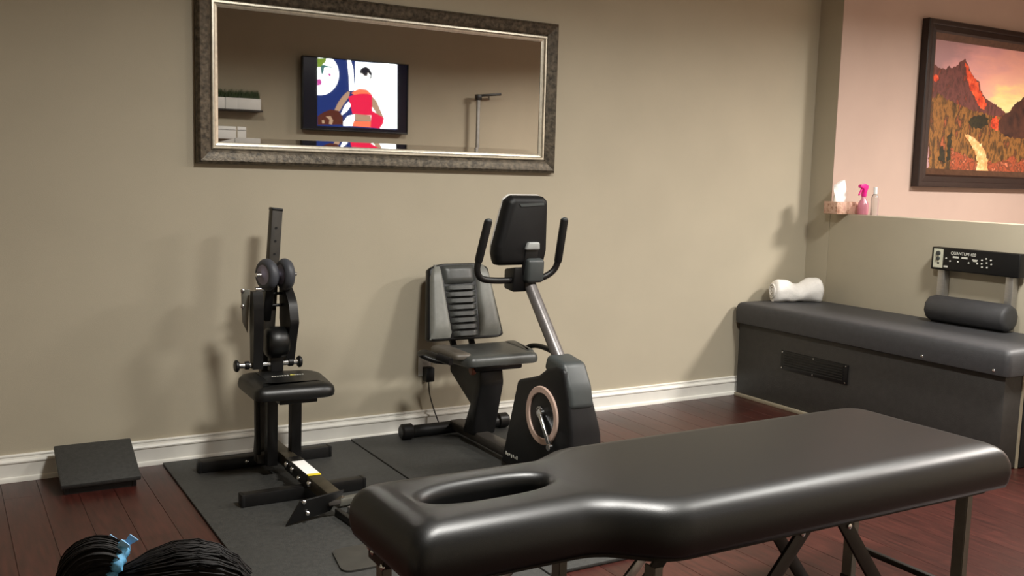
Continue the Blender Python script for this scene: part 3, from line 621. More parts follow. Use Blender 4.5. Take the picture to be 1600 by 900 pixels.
# curved lever arms
def arm(xa, w, pts, nm):
    m = MB(); P0 = smooth_path([(xa(z), y, z) for y, z, d in pts], 5); D = []
    for i in range(len(pts)-1):
        for j in range(5): D.append(pts[i][2]+(pts[i+1][2]-pts[i][2])*j/5)
    D.append(pts[-1][2]); R = []
    for p, d in zip(P0, D):
        R.append([p+Vector((-w/2, -d, 0)), p+Vector((w/2, -d, 0)), p+Vector((w/2, d, 0)), p+Vector((-w/2, d, 0))])
    m.rings(R); return m.build(nm, BLACKM, t, 45)
la = arm(lambda z: 1.222+0.06*(0.85-z)*0.35, 0.044, [(4.30, 0.845, 0.02), (4.305, 0.78, 0.034), (4.31, 0.70, 0.036), (4.32, 0.60, 0.03), (4.33, 0.49, 0.026)], 'lever_arm')
ra = arm(lambda z: 1.385, 0.040, [(4.40, 0.855, 0.03), (4.36, 0.79, 0.07), (4.345, 0.70, 0.085), (4.35, 0.62, 0.06), (4.36, 0.50, 0.025)], 'lever_arm')
MB().prism([(1.166, 4.345, 0.85), (1.175, 4.36, 0.70), (1.196, 4.35, 0.65), (1.205, 4.34, 0.85)], (0.0, 0.008, 0), 0.002).build('arm_flange', LEGM, la)
for z in (0.845, 0.775): MB().lathe((1.172, 4.345, z), (-0.4, -1, 0), [(0.009, 0), (0.009, 0.006), (0.003, 0.010)], 10).build('bolt', STEEL, la)
MB().cyl((1.235, 4.37, 0.845), (1.285, 4.37, 0.845), 0.011, 12, 0.002).build('link_bolt', STEEL, t)
for z in (0.82, 0.765): MB().cyl((1.30, 4.40, z), (1.375, 4.40, z), 0.007, 10).build('link_pin', BLACKM, t)
MB().lathe((1.268, 4.33, 0.605), (1, 0, 0), [(0.03, 0), (0.06, 0.004), (0.071, 0.018), (0.073, 0.05), (0.071, 0.086), (0.06, 0.100), (0.03, 0.104)], 28).build('roller_pad', VINYL, t, 50)
MB().bar((1.32, 4.34, 0.47), (1.32, 4.34, 0.56), 0.06, 0.05, 0.004, (0, 1, 0)).build('pad_bracket', BLACKM, t)
MB().cyl((1.145, 4.33, 0.507), (1.425, 4.33, 0.507), 0.0125, 14, 0.001).build('cross_rod', STEEL, t)
for xa, xb in ((1.130, 1.148), (1.420, 1.438)): MB().cyl((xa, 4.33, 0.507), (xb, 4.33, 0.507), 0.027, 18, 0.005).build('rod_knob', BLACKP, t)
for xa, xb in ((1.176, 1.195), (1.375, 1.398)): MB().cyl((xa, 4.33, 0.507), (xb, 4.33, 0.507), 0.019, 14, 0.002).build('rod_collar', BLACKM, t)
# tilted foot plate at the front
q = [Vector((1.185, 3.585, 0.108)), Vector((1.372, 3.60, 0.122)), Vector((1.325, 3.63, 0.035)), Vector((1.13, 3.59, 0.016))]
FP = MB().prism([q[3], q[2], q[1], q[0]], (0, -0.008, -0.002), 0.001).build('foot_plate', BLACKM, t)
for x, z in ((1.20, 0.10), (1.215, 0.052)): MB().lathe((x, 3.583, z), (0, -1, 0.2), [(0.008, 0), (0.008, 0.008), (0.003, 0.011)], 10).build('bolt', STEEL, FP)
MB().bar((1.333, 3.62, 0.10), (1.333, 3.60, 0.06), 0.05, 0.02).build('plate_hinge', LEGD, t)

# ================================================================== FLOOR EXERCISER HALF HIDDEN BY THE TABLE
t = thing('floor_exerciser', (1.45, 3.5, Z1_), 'low metal floor exerciser with grey crossbar, half hidden behind the padded table head end', 'exerciser')
MB().bar((1.385, 3.70, 0.036), (1.70, 3.74, 0.036), 0.035, 0.03, 0.003).build('cross_bar', LEGM, t)
MB().bar((1.352, 3.62, 0.026), (1.375, 3.33, 0.026), 0.022, 0.028, 0.003).build('side_rail', BLACKM, t)
MB().bar((1.66, 3.73, 0.027), (1.64, 3.34, 0.027), 0.022, 0.03, 0.003).build('side_rail', BLACKM, t)
MB().prism([(1.395, 3.62, 0.0117), (1.47, 3.63, 0.0117), (1.45, 3.50, 0.0117), (1.405, 3.52, 0.0117)], (0, 0, 0.03), 0.003).build('silver_bracket', ALU, t)
for x, y in ((1.405, 3.70), (1.372, 3.345)): MB().lathe((x, y, 0.048), (0, 0, 1), [(0.011, -0.01), (0.011, 0.006), (0.003, 0.012)], 10).build('bolt', STEEL, t)
P = rounded([Vector((1.165, 3.06)), Vector((1.62, 3.06)), Vector((1.62, 3.27)), Vector((1.20, 3.27))], 0.04, 5)
MB().rings([[Vector((p.x, p.y, z)) for p in P] for z in (Z1_+0.0005, 0.0185)]).build('foot_plate', mat('dark_plate', (58, 57, 54), 0.4, metal=0.2), t, 30)
MB().bar((1.378, 3.345, 0.03), (1.40, 3.16, 0.03), 0.02, 0.022, 0.003).build('side_rail', BLACKM, t)

# ================================================================== PADDED TREATMENT TABLE
t = thing('treatment_table', (1.88, 2.08, 0), 'black padded treatment table with a face slot, narrow head end and folding metal legs', 'treatment table')
TP = [Vector(p) for p in ((0.893, 1.895), (1.395, 1.893), (1.535, 1.765), (2.885, 1.755), (2.885, 2.392), (1.56, 2.388), (1.435, 2.315), (0.893, 2.325))]
RAD = [0.045, 0.16, 0.16, 0.035, 0.07, 0.12, 0.12, 0.045]
prof = [(0.020, 0.460), (0.004, 0.466), (0.0, 0.480), (-0.004, 0.510), (-0.001, 0.540), (0.006, 0.560), (0.016, 0.576), (0.030, 0.587), (0.048, 0.595), (0.068, 0.599), (0.082, 0.600)]
R_ = [[Vector((p.x, p.y, z)) for p in rounded(mitre(TP, d), RAD, 8)] for d, z in prof]
m = MB(); b = m.bm
vs_ = [[b.verts.new(p) for p in r] for r in R_]; n = len(vs_[0])
for i in range(len(vs_)-1):
    for j in range(n): b.faces.new((vs_[i][j], vs_[i][(j+1) % n], vs_[i+1][(j+1) % n], vs_[i+1][j]))
def stadium(d, z, n=40):
    cx, cy, hl, hw_ = 1.192, 2.115, 0.182+d, 0.060+d; out = []
    for k in range(n):
        a = 2*math.pi*k/n; c, s_ = math.cos(a), math.sin(a)
        out.append(Vector((cx+hl*math.copysign(abs(c)**0.75, c), cy+hw_*math.copysign(abs(s_)**0.85, s_)+0.008*c, z)))
    return out
sl = [[b.verts.new(p) for p in stadium(d, z)] for d, z in ((0.030, 0.600), (0.018, 0.5975), (0.008, 0.591), (0.002, 0.580), (0.0, 0.565), (0.0, 0.460))]
for i in range(len(sl)-1):
    for j in range(40): b.faces.new((sl[i][(j+1) % 40], sl[i][j], sl[i+1][j], sl[i+1][(j+1) % 40]))
b.edges.ensure_lookup_table()
def fill(L1, L2):
    es = [b.edges.get((L[j], L[(j+1) % len(L)])) for L in (L1, L2) for j in range(len(L))]
    bmesh.ops.triangle_fill(b, use_beauty=True, use_dissolve=False, edges=es)
fill(vs_[-1], sl[0]); fill(vs_[0], sl[-1])
CU = m.build('cushion', VINYL, t, 60)
MB().rings([[Vector((p.x, p.y, z)) for p in rounded(mitre(TP, 0.045), RAD, 4)] for z in (0.440, 0.4598)]).build('support_board', mat('board_dark', (30, 26, 22), 0.7), t, 30)
def angle_leg(x, y, sy):
    m = MB(); m.span((x-0.0025, y-0.02, 0.004), (x+0.0025, y+0.016, 0.44)); m.span((x, y-sy*0.02-0.0025, 0.004), (x+0.024, y-sy*0.02+0.0025, 0.44))
    l = m.build('leg', LEGM, t, 30)
    MB().span((x-0.006, y-0.024, 0.0), (x+0.028, y+0.020, 0.02), 0.003).build('foot_cap', BLACKP, l); return l
for x in (0.955, 1.50, 2.735):
    for y, sy in ((1.945 if x < 1.4 else 1.825, 1), (2.245, 1)): angle_leg(x, y, sy)
    ya = 1.945 if x < 1.4 else 1.825
    MB().bar((x+0.012, ya, 0.13), (x+0.012, 2.245, 0.13), 0.02, 0.02, 0.003).build('crossbar', LEGD, t)
MB().span((0.945, 2.20, 0.39), (1.02, 2.30, 0.44), 0.003).build('leg_bracket', LEGD, t)
for x, y in ((0.957, 2.315), (0.985, 2.312), (1.045, 2.29)): pass
for y in (1.84, 2.235):
    MB().bar((2.075, y+0.006, 0.44), (1.70, y+0.006, 0.03), 0.012, 0.045, 0.003).build('splayed_leg', LEGD, t)
    MB().bar((2.215, y+0.006, 0.44), (2.53, y+0.006, 0.03), 0.012, 0.045, 0.003).build('splayed_leg', LEGD, t)
    MB().bar((1.515, y+0.032, 0.44), (1.16, y+0.032, 0.09), 0.010, 0.026, 0.002).build('brace', ALU, t)
for x, y, z in ((2.05, 1.822, 0.425), (2.24, 1.822, 0.415)): MB().lathe((x, y+0.018, z), (0, -1, 0), [(0.008, 0), (0.008, 0.006), (0.002, 0.009)], 10).build('bolt', STEEL, t)
for x, y, z in ((0.950, 2.285, 0.424), (0.950, 2.262, 0.418), (0.950, 2.20, 0.40)): MB().lathe((x-0.004, y, z), (-1, 0, 0), [(0.009, 0), (0.009, 0.006), (0.002, 0.010)], 10).build('bolt', STEEL, t)
# ================================================================== LONG ROLLER BENCH BY THE HALF WALL
t = thing('roller_bench', (4.76, 3.72, 0), 'long charcoal vinyl roller massage bench against the right wall with a control panel', 'massage bench')
MB().span((4.468, 2.80, 0.004), (5.055, 4.64, 0.484), 0.006).build('base_cabinet', VINYL2, t)
MB().span((4.448, 2.806, 0.0005), (4.467, 4.634, 0.022), 0.002).build('base_trim', BEIGE, t)
def cushion(y0, y1):
    P = rounded([Vector((4.43, y0)), Vector((5.06, y0)), Vector((5.06, y1)), Vector((4.43, y1))], 0.03, 4)
    P0 = [Vector((4.43, y0)), Vector((5.06, y0)), Vector((5.06, y1)), Vector((4.43, y1))]
    return MB().rings([[Vector((q.x, q.y, z)) for q in rounded(mitre(P0, d), 0.03, 4)] for d, z in ([(0.012, 0.480), (0.002, 0.485), (0, 0.50), (-0.002, 0.55), (0, 0.585), (0.006, 0.602), (0.016, 0.612), (0.03, 0.616), (0.06, 0.617)])]).build('cushion', VINYL3, t, 50)
cushion(2.765, 4.648)
MB().span((4.605, 2.794, 0.002), (4.622, 2.80, 0.478)).build('end_trim', BEIGE, t)
MB().span((4.626, 2.786, 0.004), (5.05, 2.80, 0.478), 0.003).build('end_panel', mat('end_panel_black', (14, 12, 12), 0.6), t)
G = MB().span((4.459, 3.745, 0.247), (4.4685, 4.258, 0.362), 0.002).build('vent_grille', BLACKP, t)
for k in range(6):
    z = 0.266+0.0155*k; MB().span((4.4545, 3.775, z), (4.4595, 4.228, z+0.006)).build('slat', BLACKM, G)
for y in (3.757, 4.0, 4.246):
    for z in (0.256, 0.353): MB().lathe((4.459, y, z), (-1, 0, 0), [(0.004, 0), (0.004, 0.002), (0.001, 0.003)], 8).build('screw', STEEL, G)
for y in (3.245, 2.841): MB().lathe((4.431, y, 0.506), (-1, 0, 0), [(0.008, -0.004), (0.008, 0.004), (0.005, 0.007), (0.001, 0.0075)], 10).build('snap_stud', STEEL, t)
for y in (3.585, 3.165):
    MB().span((5.005, y-0.022, 0.60), (5.055, y+0.022, 0.93), 0.003).build('panel_post', ALU, t)
CP = MB().span((4.992, 3.105, 0.912), (5.056, 3.648, 1.042), 0.007, 3).build('control_panel', BLACKP, t)
XP = 4.9915
MB().span((XP-0.001, 3.570, 0.925), (XP, 3.632, 1.033)).build('dial_plate', mat('dial_plate_silver', (206, 206, 186), 0.4, var=0.1), CP, 0)
MB().lathe((XP-0.001, 3.601, 1.008), (-1, 0, 0), [(0.014, 0), (0.012, 0.008), (0.002, 0.009)], 16).build('dial_knob', GREYP, CP)
MB().lathe((XP-0.001, 3.601, 0.978), (-1, 0, 0), [(0.012, 0), (0.010, 0.008), (0.002, 0.009)], 16).build('dial_knob', GREYP, CP)
MB().span((XP-0.0012, 3.592, 0.945), (XP, 3.605, 0.957)).build('dial_mark', BLACKP, CP, 0)
RB = basis((0, -1, 0), (-1, 0, 0))
text('panel_lettering', 'QUANTUM 400', 0.0255, RB, (XP-0.0004, 3.522, 1.006), INK, CP, 0.0004, 0.9)
m = MB()
for y0, y1, z0_, z1_ in ((3.507, 3.470, 0.988, 0.998), (3.452, 3.415, 0.988, 0.998), (3.385, 3.352, 0.985, 0.990), (3.38, 3.355, 0.978, 0.982), (3.562, 3.536, 0.930, 0.940)):
    m.span((XP-0.0012, y1, z0_), (XP, y0, z1_))
tag(m.build('panel_marking', INK, CP, 0), kind='stuff')
for k, (y, z) in enumerate(((3.548, 0.982), (3.522, 0.968), (3.472, 0.968), (3.405, 0.968), (3.352, 0.968), (3.325, 0.99), (3.325, 0.970), (3.322, 0.952), (3.300, 1.0), (3.296, 0.978), (3.292, 0.952), (3.272, 0.994), (3.268, 0.972))):
    MB().lathe((XP, y, z), (-1, 0, 0), [(0.0045, 0), (0.0045, 0.005), (0.002, 0.007)], 8).build('button', INK, CP)

tag(MB().lathe((4.955, 3.60, 0.694), (0, -1, 0), [(0.05, 0), (0.068, 0.006), (0.076, 0.02), (0.077, 0.25), (0.076, 0.475), (0.069, 0.49), (0.05, 0.496)], 10).build('bolster_pillow', VINYL3, smooth=50), 'dark grey cylindrical bolster pillow on the long bench, before the control panel', 'bolster')
bp = bpy.data.objects['bolster_pillow']; bp.location.z += 0.0
# rolled towel, pinched in the middle
TW0, TW1 = Vector((4.665, 4.560)), Vector((4.965, 4.435)); TWD = (TW1-TW0).normalized(); TWN = Vector((-TWD.y, TWD.x))
m = MB(); R_ = []
for k in range(25):
    u = k/24; y = 4.625-0.385*u; pinch = 0.017*math.exp(-((u-0.5)/0.16)**2); endr = 0.78 if k in (0, 24) else (0.95 if k in (1, 23) else 1)
    row = []
    rz, rx_ = (0.074-pinch)*endr, (0.076-pinch*0.5)*endr
    lift = 0.022*max(0, (u-0.55)/0.45)
    for j in range(26):
        a = 2*math.pi*j/26; w = 1+0.045*math.sin(3*a+u*7)+0.09*noise.noise(Vector((math.cos(a)*2, math.sin(a)*2, u*6)))
        ctr = TW0.lerp(TW1, u)+TWN*(rx_*w*math.cos(a)+0.012*math.sin(u*3)); row.append(Vector((ctr.x, ctr.y, 0.618+max(0.0, rz*0.97+rz*w*math.sin(a))+lift*(0.5+0.5*math.sin(a)))))
    R_.append(row)
tw = m.rings(R_).build('rolled_towel', TOWEL, smooth=70)
tag(tw, 'white rolled towel pinched in the middle, lying at the far end of the long bench', 'towel')
sp = []
for k in range(40):
    a = k*0.45; r_ = 0.006+0.00125*k; q = TW0-TWD*0.004+TWN*r_*math.cos(a); sp.append(Vector((q.x, q.y, 0.690+r_*math.sin(a)*0.92)))
o = MB().tube(sp, 0.0045, 6).build('towel_fold', TOWEL, tw, 60); o.location = (0, 0, 0)

# ================================================================== SCREEN WALL (seen in the mirror)
t = thing('television', (3.768, FY, 1.775), 'flat black wall television seen in the mirror, showing a woman in red', 'television')
MB().span((3.45, FY+0.001, 1.95), (4.08, FY+0.04, 2.35), 0.004).build('wall_mount', BLACKM, t)
MB().span((3.191, FY+0.035, 1.776), (4.345, -0.287, 2.505), 0.008).build('housing', BLACKP, t)
SCR = {'screen_bar': ((10, 14, 34), 0.4), 'screen_blue': ((30, 56, 130), 0.8), 'screen_white': ((245, 252, 255), 3.0), 'screen_green': ((120, 150, 40), 1.0), 'screen_teal': ((60, 120, 120), 0.9), 'screen_magenta': ((200, 70, 160), 1.1), 'screen_skin_pale': ((255, 246, 240), 1.9), 'screen_dark': ((34, 32, 44), 0.7), 'screen_skin': ((196, 160, 132), 0.9), 'screen_orange': ((250, 120, 84), 1.2), 'screen_red': ((232, 34, 76), 1.1), 'screen_brown': ((96, 46, 34), 0.8)}
SM = {}
for k, (c, e_) in SCR.items():
    mm = bpy.data.materials.new(k); mm.use_nodes = True; bs = mm.node_tree.nodes['Principled BSDF']
    bs.inputs['Base Color'].default_value = (0.01, 0.01, 0.012, 1); bs.inputs['Roughness'].default_value = 0.2
    nzz = mm.node_tree.nodes.new('ShaderNodeTexNoise'); nzz.inputs['Scale'].default_value = 30
    mx = mm.node_tree.nodes.new('ShaderNodeMixRGB'); mx.blend_type = 'MULTIPLY'; mx.inputs['Fac'].default_value = 0.12; mx.inputs[1].default_value = srgb(*c)
    mm.node_tree.links.new(nzz.outputs['Color'], mx.inputs[2]); mm.node_tree.links.new(mx.outputs[0], bs.inputs['Emission Color']); bs.inputs['Emission Strength'].default_value = e_*1.3; SM[k] = mm
TV = [
    ('screen_blue', [(3.351,2.492), (4.214,2.511), (4.224,1.828), (3.353,1.833)]),
    ('screen_white', [(3.351,2.492), (3.486,2.513), (3.518,2.488), (3.545,2.457), (3.564,2.421), (3.575,2.380), (3.578,2.337), (3.572,2.294), (3.558,2.252), (3.535,2.214), (3.506,2.181), (3.472,2.155), (3.434,2.137), (3.393,2.128), (3.352,2.127)]),
    ('screen_green', [(3.351,2.490), (3.443,2.495), (3.439,2.462), (3.405,2.429), (3.393,2.404), (3.351,2.401)]),
    ('screen_teal', [(3.380,2.409), (3.412,2.430), (3.488,2.418), (3.520,2.406), (3.488,2.406), (3.424,2.403), (3.412,2.340), (3.393,2.333)]),
    ('screen_magenta', [(3.352,2.282), (3.381,2.288), (3.400,2.262), (3.394,2.231), (3.352,2.219)]),
    ('screen_magenta', [(3.457,2.346), (3.488,2.351), (3.496,2.328), (3.476,2.316)]),
    ('screen_white', [(3.665,2.496), (3.700,2.502), (3.731,2.412), (3.737,2.291), (3.735,2.194), (3.689,2.191), (3.684,2.336)]),
    ('screen_white', [(3.750,2.486), (4.215,2.496), (4.224,1.831), (4.019,1.828), (3.938,1.861), (3.775,2.148), (3.738,2.206), (3.754,2.353)]),
    ('screen_white', [(3.604,1.955), (3.645,2.042), (3.684,2.081), (3.710,2.046), (3.672,1.989), (3.613,1.941)]),
    ('screen_white', [(3.627,1.871), (3.672,1.934), (3.750,1.957), (3.751,1.840), (3.627,1.834)]),
    ('screen_skin_pale', [(3.806,2.381), (3.852,2.403), (3.908,2.383), (3.917,2.316), (3.887,2.253), (3.834,2.252), (3.807,2.308)]),
    ('screen_dark', [(3.799,2.399), (3.825,2.431), (3.865,2.447), (3.905,2.431), (3.935,2.385), (3.932,2.342), (3.906,2.306), (3.921,2.359), (3.892,2.388), (3.879,2.350), (3.846,2.354), (3.826,2.377), (3.810,2.369)]),
    ('screen_skin', [(3.670,2.183), (3.618,2.132), (3.567,2.062), (3.529,1.981), (3.587,1.978), (3.622,2.041), (3.686,2.127), (3.696,2.179)]),
    ('screen_skin', [(3.934,2.158), (3.989,2.105), (4.033,2.015), (4.069,1.942), (4.045,1.879), (4.018,1.940), (3.963,2.011), (3.930,2.059)]),
    ('screen_orange', [(3.709,2.168), (3.761,2.202), (3.807,2.220), (3.880,2.213), (3.937,2.170), (3.881,2.148), (3.775,2.135)]),
    ('screen_red', [(3.677,2.129), (3.736,2.151), (3.808,2.168), (3.881,2.173), (3.940,2.164), (3.942,1.954), (3.724,1.959), (3.700,2.058)]),
    ('screen_skin', [(3.750,1.960), (3.926,1.953), (3.927,1.889), (3.758,1.894)]),
    ('screen_orange', [(3.738,1.891), (3.927,1.889), (3.938,1.830), (3.725,1.836)]),
    ('screen_red', [(3.931,2.009), (4.004,1.970), (4.075,1.936), (4.066,1.880), (4.027,1.826), (3.924,1.831)]),
    ('screen_brown', [(3.353,1.917), (3.414,1.959), (3.490,1.991), (3.568,1.983), (3.617,1.931), (3.627,1.846), (3.353,1.833)]),
    ('screen_skin', [(3.437,1.919), (3.491,1.925), (3.517,1.883), (3.504,1.840), (3.472,1.845), (3.478,1.888)]),
    ('screen_skin', [(3.395,1.877), (3.421,1.882), (3.427,1.849), (3.402,1.845)]),
]
TV[0] = ('screen_blue', [(3.352, 1.822), (4.224, 1.822), (4.224, 2.497), (3.352, 2.497)])
sk = list(SM); m = MB(); b = m.bm
YS = -0.2865
f = b.faces.new([b.verts.new(p) for p in ((3.203, YS, 1.79), (4.333, YS, 1.79), (4.333, YS, 2.497), (3.203, YS, 2.497))])
layers(b, TV, YS, 0.0004, lambda n_: sk.index(n_), 3.352, 4.224, 1.822, 2.497)
m.build('screen', [SM[k] for k in sk], t, 0, keep=True)
m = MB()
for lo, hi in (((3.191, -0.287, 1.776), (4.345, -0.274, 1.792)), ((3.191, -0.287, 2.494), (4.345, -0.274, 2.505)), ((3.191, -0.287, 1.792), (3.204, -0.274, 2.494)), ((4.332, -0.287, 1.792), (4.345, -0.274, 2.494))): m.span(lo, hi, 0.002)
m.build('bezel', BLACKP, t)

tag(MB().span((2.05, FY, 1.922), (2.775, -0.20, 1.938), 0.002).build('wall_shelf', SHELFB), 'thin shadow-dark shelf on the screen wall carrying white planters, seen in the mirror', 'shelf')  # dark colour stands in for the shadow line under the planters
pls = ['nearest the television', 'second from the television', 'third from the television']
for k, (a, b_) in enumerate(((2.515, 2.760), (2.305, 2.508), (2.07, 2.297))):
    t = thing('grass_planter', ((a+b_)/2, -0.28, 1.9385), 'white box planter of green grass on wall shelf, '+pls[k], 'planter', 'white planters on the wall shelf')
    m = MB(); m.span((a, -0.345, 1.9386), (b_, -0.215, 2.046), 0.004); m.build('planter_box', WHITEP, t)
    MB().span((a+0.008, -0.337, 2.040), (b_-0.008, -0.223, 2.0475)).build('soil', SHELFB, t)
    m = MB(); rg = random.Random(k)
    for j in range(260):
        x, y = rg.uniform(a+0.005, b_-0.005), rg.uniform(-0.338, -0.222); h = rg.uniform(0.05, 0.095); lx, ly = rg.gauss(0, 0.018), rg.gauss(0, 0.012); w = 0.0035
        y2 = max(y+ly, FY+0.01)
        vv = [m.bm.verts.new(p) for p in ((x-w, y, 2.045), (x+w, y, 2.045), (x+lx*0.5+w*0.7, (y+y2)/2, 2.045+h*0.6), (x+lx, y2, 2.045+h), (x+lx*0.5-w*0.7, (y+y2)/2, 2.045+h*0.6))]
        m.bm.faces.new(vv)
    tag(m.build('grass', PLANTM, t, 0), kind='stuff')
t = thing('wall_box', (2.51, FY, 1.66), 'plain white box mounted on the screen wall under the planter shelf', 'wall box')
MB().span((2.395, FY+0.0005, 1.655), (2.628, -0.26, 1.775), 0.006).build('case', WHITEP, t)
MB().span((2.40, -0.2605, 1.74), (2.622, -0.257, 1.744)).build('lid_line', GREYP, t)
t = thing('height_rod_stand', (5.17, -0.24, 0), 'tall slim silver pole with a dark sideways arm, seen in the mirror', 'pole stand')
MB().span((5.02, -0.345, 0.0005), (5.40, -0.06, 0.05), 0.012).build('base', BLACKP, t)
MB().span((5.150, -0.255, 0.05), (5.186, -0.228, 2.19), 0.003).build('pole', mat('grey_pole', (128, 126, 122), 0.5, metal=0.4), t)
MB().span((5.135, -0.27, 2.185), (5.20, -0.215, 2.245), 0.006).build('slide_collar', BLACKM, t)
MB().bar((5.14, -0.24, 2.228), (5.435, -0.215, 2.262), 0.03, 0.028, 0.004).build('arm', BLACKM, t)
MB().cyl((5.29, -0.226, 2.19), (5.29, -0.226, 2.236), 0.006, 8).build('arm_pin', BLACKM, t)

# ================================================================== CHILD SEEN FROM ABOVE AT THE LOWER LEFT
FD = Vector((0.978, -0.208, 0)); LD = Vector((0.208, 0.978, 0)); HC = Vector((0.292, 1.372, 0.759)); GB = Vector((HC.x-FD.x*0.02, HC.y-FD.y*0.02, 0))
def cp_(f, l, z): return GB+FD*f+LD*l+Vector((0, 0, z))
def skin(chains, sub=1):
    """chains: list of [(pos, radius)...]; every chain after the first starts at an existing joint index"""
    me = bpy.data.meshes.new('skin'); vs, es, rad = [], [], []
    for start, ch in chains:
        prev = start
        for p, r in ch:
            vs.append(p); rad.append(r); k = len(vs)-1
            if prev is not None: es.append((prev, k))
            prev = k
    me.from_pydata([tuple(v) for v in vs], es, []); o = bpy.data.objects.new('skin', me); COL.objects.link(o)
    md = o.modifiers.new('s', 'SKIN'); md.use_smooth_shade = True
    for k, r in enumerate(rad): me.skin_vertices[0].data[k].radius = (r, r)
    me.skin_vertices[0].data[0].use_root = True
    o.modifiers.new('u', 'SUBSURF').levels = sub
    dg = bpy.context.evaluated_depsgraph_get(); dg.update(); r_ = bpy.data.meshes.new_from_object(o.evaluated_get(dg)); bpy.data.objects.remove(o); return r_
ch = []; 
# 0 pelvis 1 belly 2 chest 3 neck 4 head base
ch.append((None, [(cp_(0, 0, 0.36), 0.072), (cp_(0.012, 0, 0.45), 0.075), (cp_(0.0, 0, 0.55), 0.070), (cp_(-0.004, 0, 0.625), 0.034), (cp_(0.004, 0, 0.70), 0.036)]))
idx = 5
for s in (1, -1):
    ch.append((0, [(cp_(0, s*0.048, 0.315), 0.050), (cp_(0.012, s*0.052, 0.19), 0.036), (cp_(-0.004, s*0.052, 0.06), 0.026), (cp_(0.01, s*0.053, 0.028), 0.025), (cp_(0.075, s*0.060, 0.020), 0.018)])); idx += 5
hand_root = []
for s in (1, -1):
    ch.append((2, [(cp_(0, s*0.085, 0.575), 0.032), (cp_(0.0, s*0.118, 0.47), 0.025), (cp_(0.07, s*0.105, 0.39), 0.019), (cp_(0.10, s*0.10, 0.365), 0.020)])); w = idx+3; idx += 4
    for k in range(4):
        off = (k-1.5)*0.0125; ln = (0.030, 0.036, 0.034, 0.026)[k]; bx = cp_(0.115, s*0.10+off, 0.352); d = (FD*0.75+Vector((0, 0, -0.66)))
        ch.append((w, [(bx, 0.0062), (bx+d*ln*0.55, 0.0056), (bx+d*ln*0.8+Vector((0, 0, -ln*0.35)), 0.0048)])); idx += 3
    tb = cp_(0.10, s*0.10-s*0.024, 0.362); ch.append((w, [(tb, 0.0068), (tb+FD*0.018-LD*s*0.008+Vector((0, 0, -0.008)), 0.0055)])); idx += 2
body = skin(ch, 2)
hb_ = bmesh.new(); bmesh.ops.create_uvsphere(hb_, u_segments=40, v_segments=28, radius=1)
for v in hb_.verts:
    f, l, z = v.co.x, v.co.y, v.co.z
    r = Vector((f*0.084, l*0.070, z*0.092))
    if z < 0: r.x *= 1-0.10*z*z; r.y *= 1-0.26*z*z
    if f > 0.3:
        r.x += 0.016*math.exp(-((l/0.16)**2+((z+0.22)/0.15)**2))     # nose
        r.x -= 0.007*(math.exp(-(((l-0.42)/0.2)**2+((z-0.02)/0.15)**2))+math.exp(-(((l+0.42)/0.2)**2+((z-0.02)/0.15)**2)))
        r.x += 0.006*math.exp(-((l/0.3)**2+((z+0.50)/0.07)**2))-0.005*math.exp(-((l/0.32)**2+((z+0.56)/0.03)**2))+0.006*math.exp(-((l/0.25)**2+((z+0.63)/0.07)**2))+0.006*math.exp(-((l/0.3)**2+((z+0.85)/0.12)**2))
        r.x += 0.004*(math.exp(-(((abs(l)-0.5)/0.25)**2+((z+0.32)/0.2)**2)))
    v.co = r
for s in (1, -1):
    e_ = bmesh.new(); bmesh.ops.create_uvsphere(e_, u_segments=14, v_segments=10, radius=1)
    for v in e_.verts: v.co = Vector((v.co.x*0.014-0.004, s*0.070+v.co.y*0.007, v.co.z*0.023-0.006))
    tm = bpy.data.meshes.new('t'); e_.to_mesh(tm); e_.free(); hb_.from_mesh(tm); bpy.data.meshes.remove(tm)
HM = Matrix((FD, LD, Vector((0, 0, 1)))).transposed()
for v in hb_.verts: v.co = HM @ v.co+HC
hb_.from_mesh(body)
bmesh.ops.recalc_face_normals(hb_, faces=hb_.faces[:])
tm = bpy.data.meshes.new('t'); hb_.to_mesh(tm); hb_.free(); to = bpy.data.objects.new('t', tm); COL.objects.link(to)
rm = to.modifiers.new('r', 'REMESH'); rm.mode = 'VOXEL'; rm.voxel_size = 0.0032; rm.use_smooth_shade = True
dg = bpy.context.evaluated_depsgraph_get(); dg.update(); bme = bpy.data.meshes.new_from_object(to.evaluated_get(dg)); bpy.data.objects.remove(to)
PB = Vector((GB.x, GB.y, 0))
child = thing('person', PB, 'small child with dark ponytail tied by a blue scrunchie, at the lower left', 'person')
def own(nm, me, m_, par, sm=True):
    for v in me.vertices: v.co -= PB
    me.name = nm; me.materials.clear(); me.materials.append(m_)
    if sm: me.shade_smooth()
    o = bpy.data.objects.new(nm, me); COL.objects.link(o); o.parent = par; return o
SKIN = mat('child_skin', (214, 164, 132), 0.5, var=0.05)
HAIR = mat('dark_brown_hair', (14, 9, 7), 0.7, var=0.4, scale=60, spec=0.25)
own('body', bme, SKIN, child)
sh_ = skin([(None, [(cp_(0, 0, 0.385), 0.082), (cp_(0.012, 0, 0.45), 0.084), (cp_(0.0, 0, 0.55), 0.079), (cp_(-0.002, 0, 0.603), 0.048)]), (2, [(cp_(0, 0.087, 0.575), 0.040), (cp_(0, 0.110, 0.50), 0.035)]), (2, [(cp_(0, -0.087, 0.575), 0.040), (cp_(0, -0.110, 0.50), 0.035)])], 2)
own('shirt', sh_, mat('child_shirt', (96, 92, 104), 0.85, var=0.1), child)
tr = skin([(None, [(cp_(0, 0, 0.365), 0.080)])]+[(0, [(cp_(0, s*0.050, 0.31), 0.058), (cp_(0.012, s*0.053, 0.19), 0.044), (cp_(-0.002, s*0.053, 0.075), 0.036)]) for s in (1, -1)], 2)
own('trousers', tr, mat('child_trousers', (44, 46, 62), 0.85, var=0.1), child)
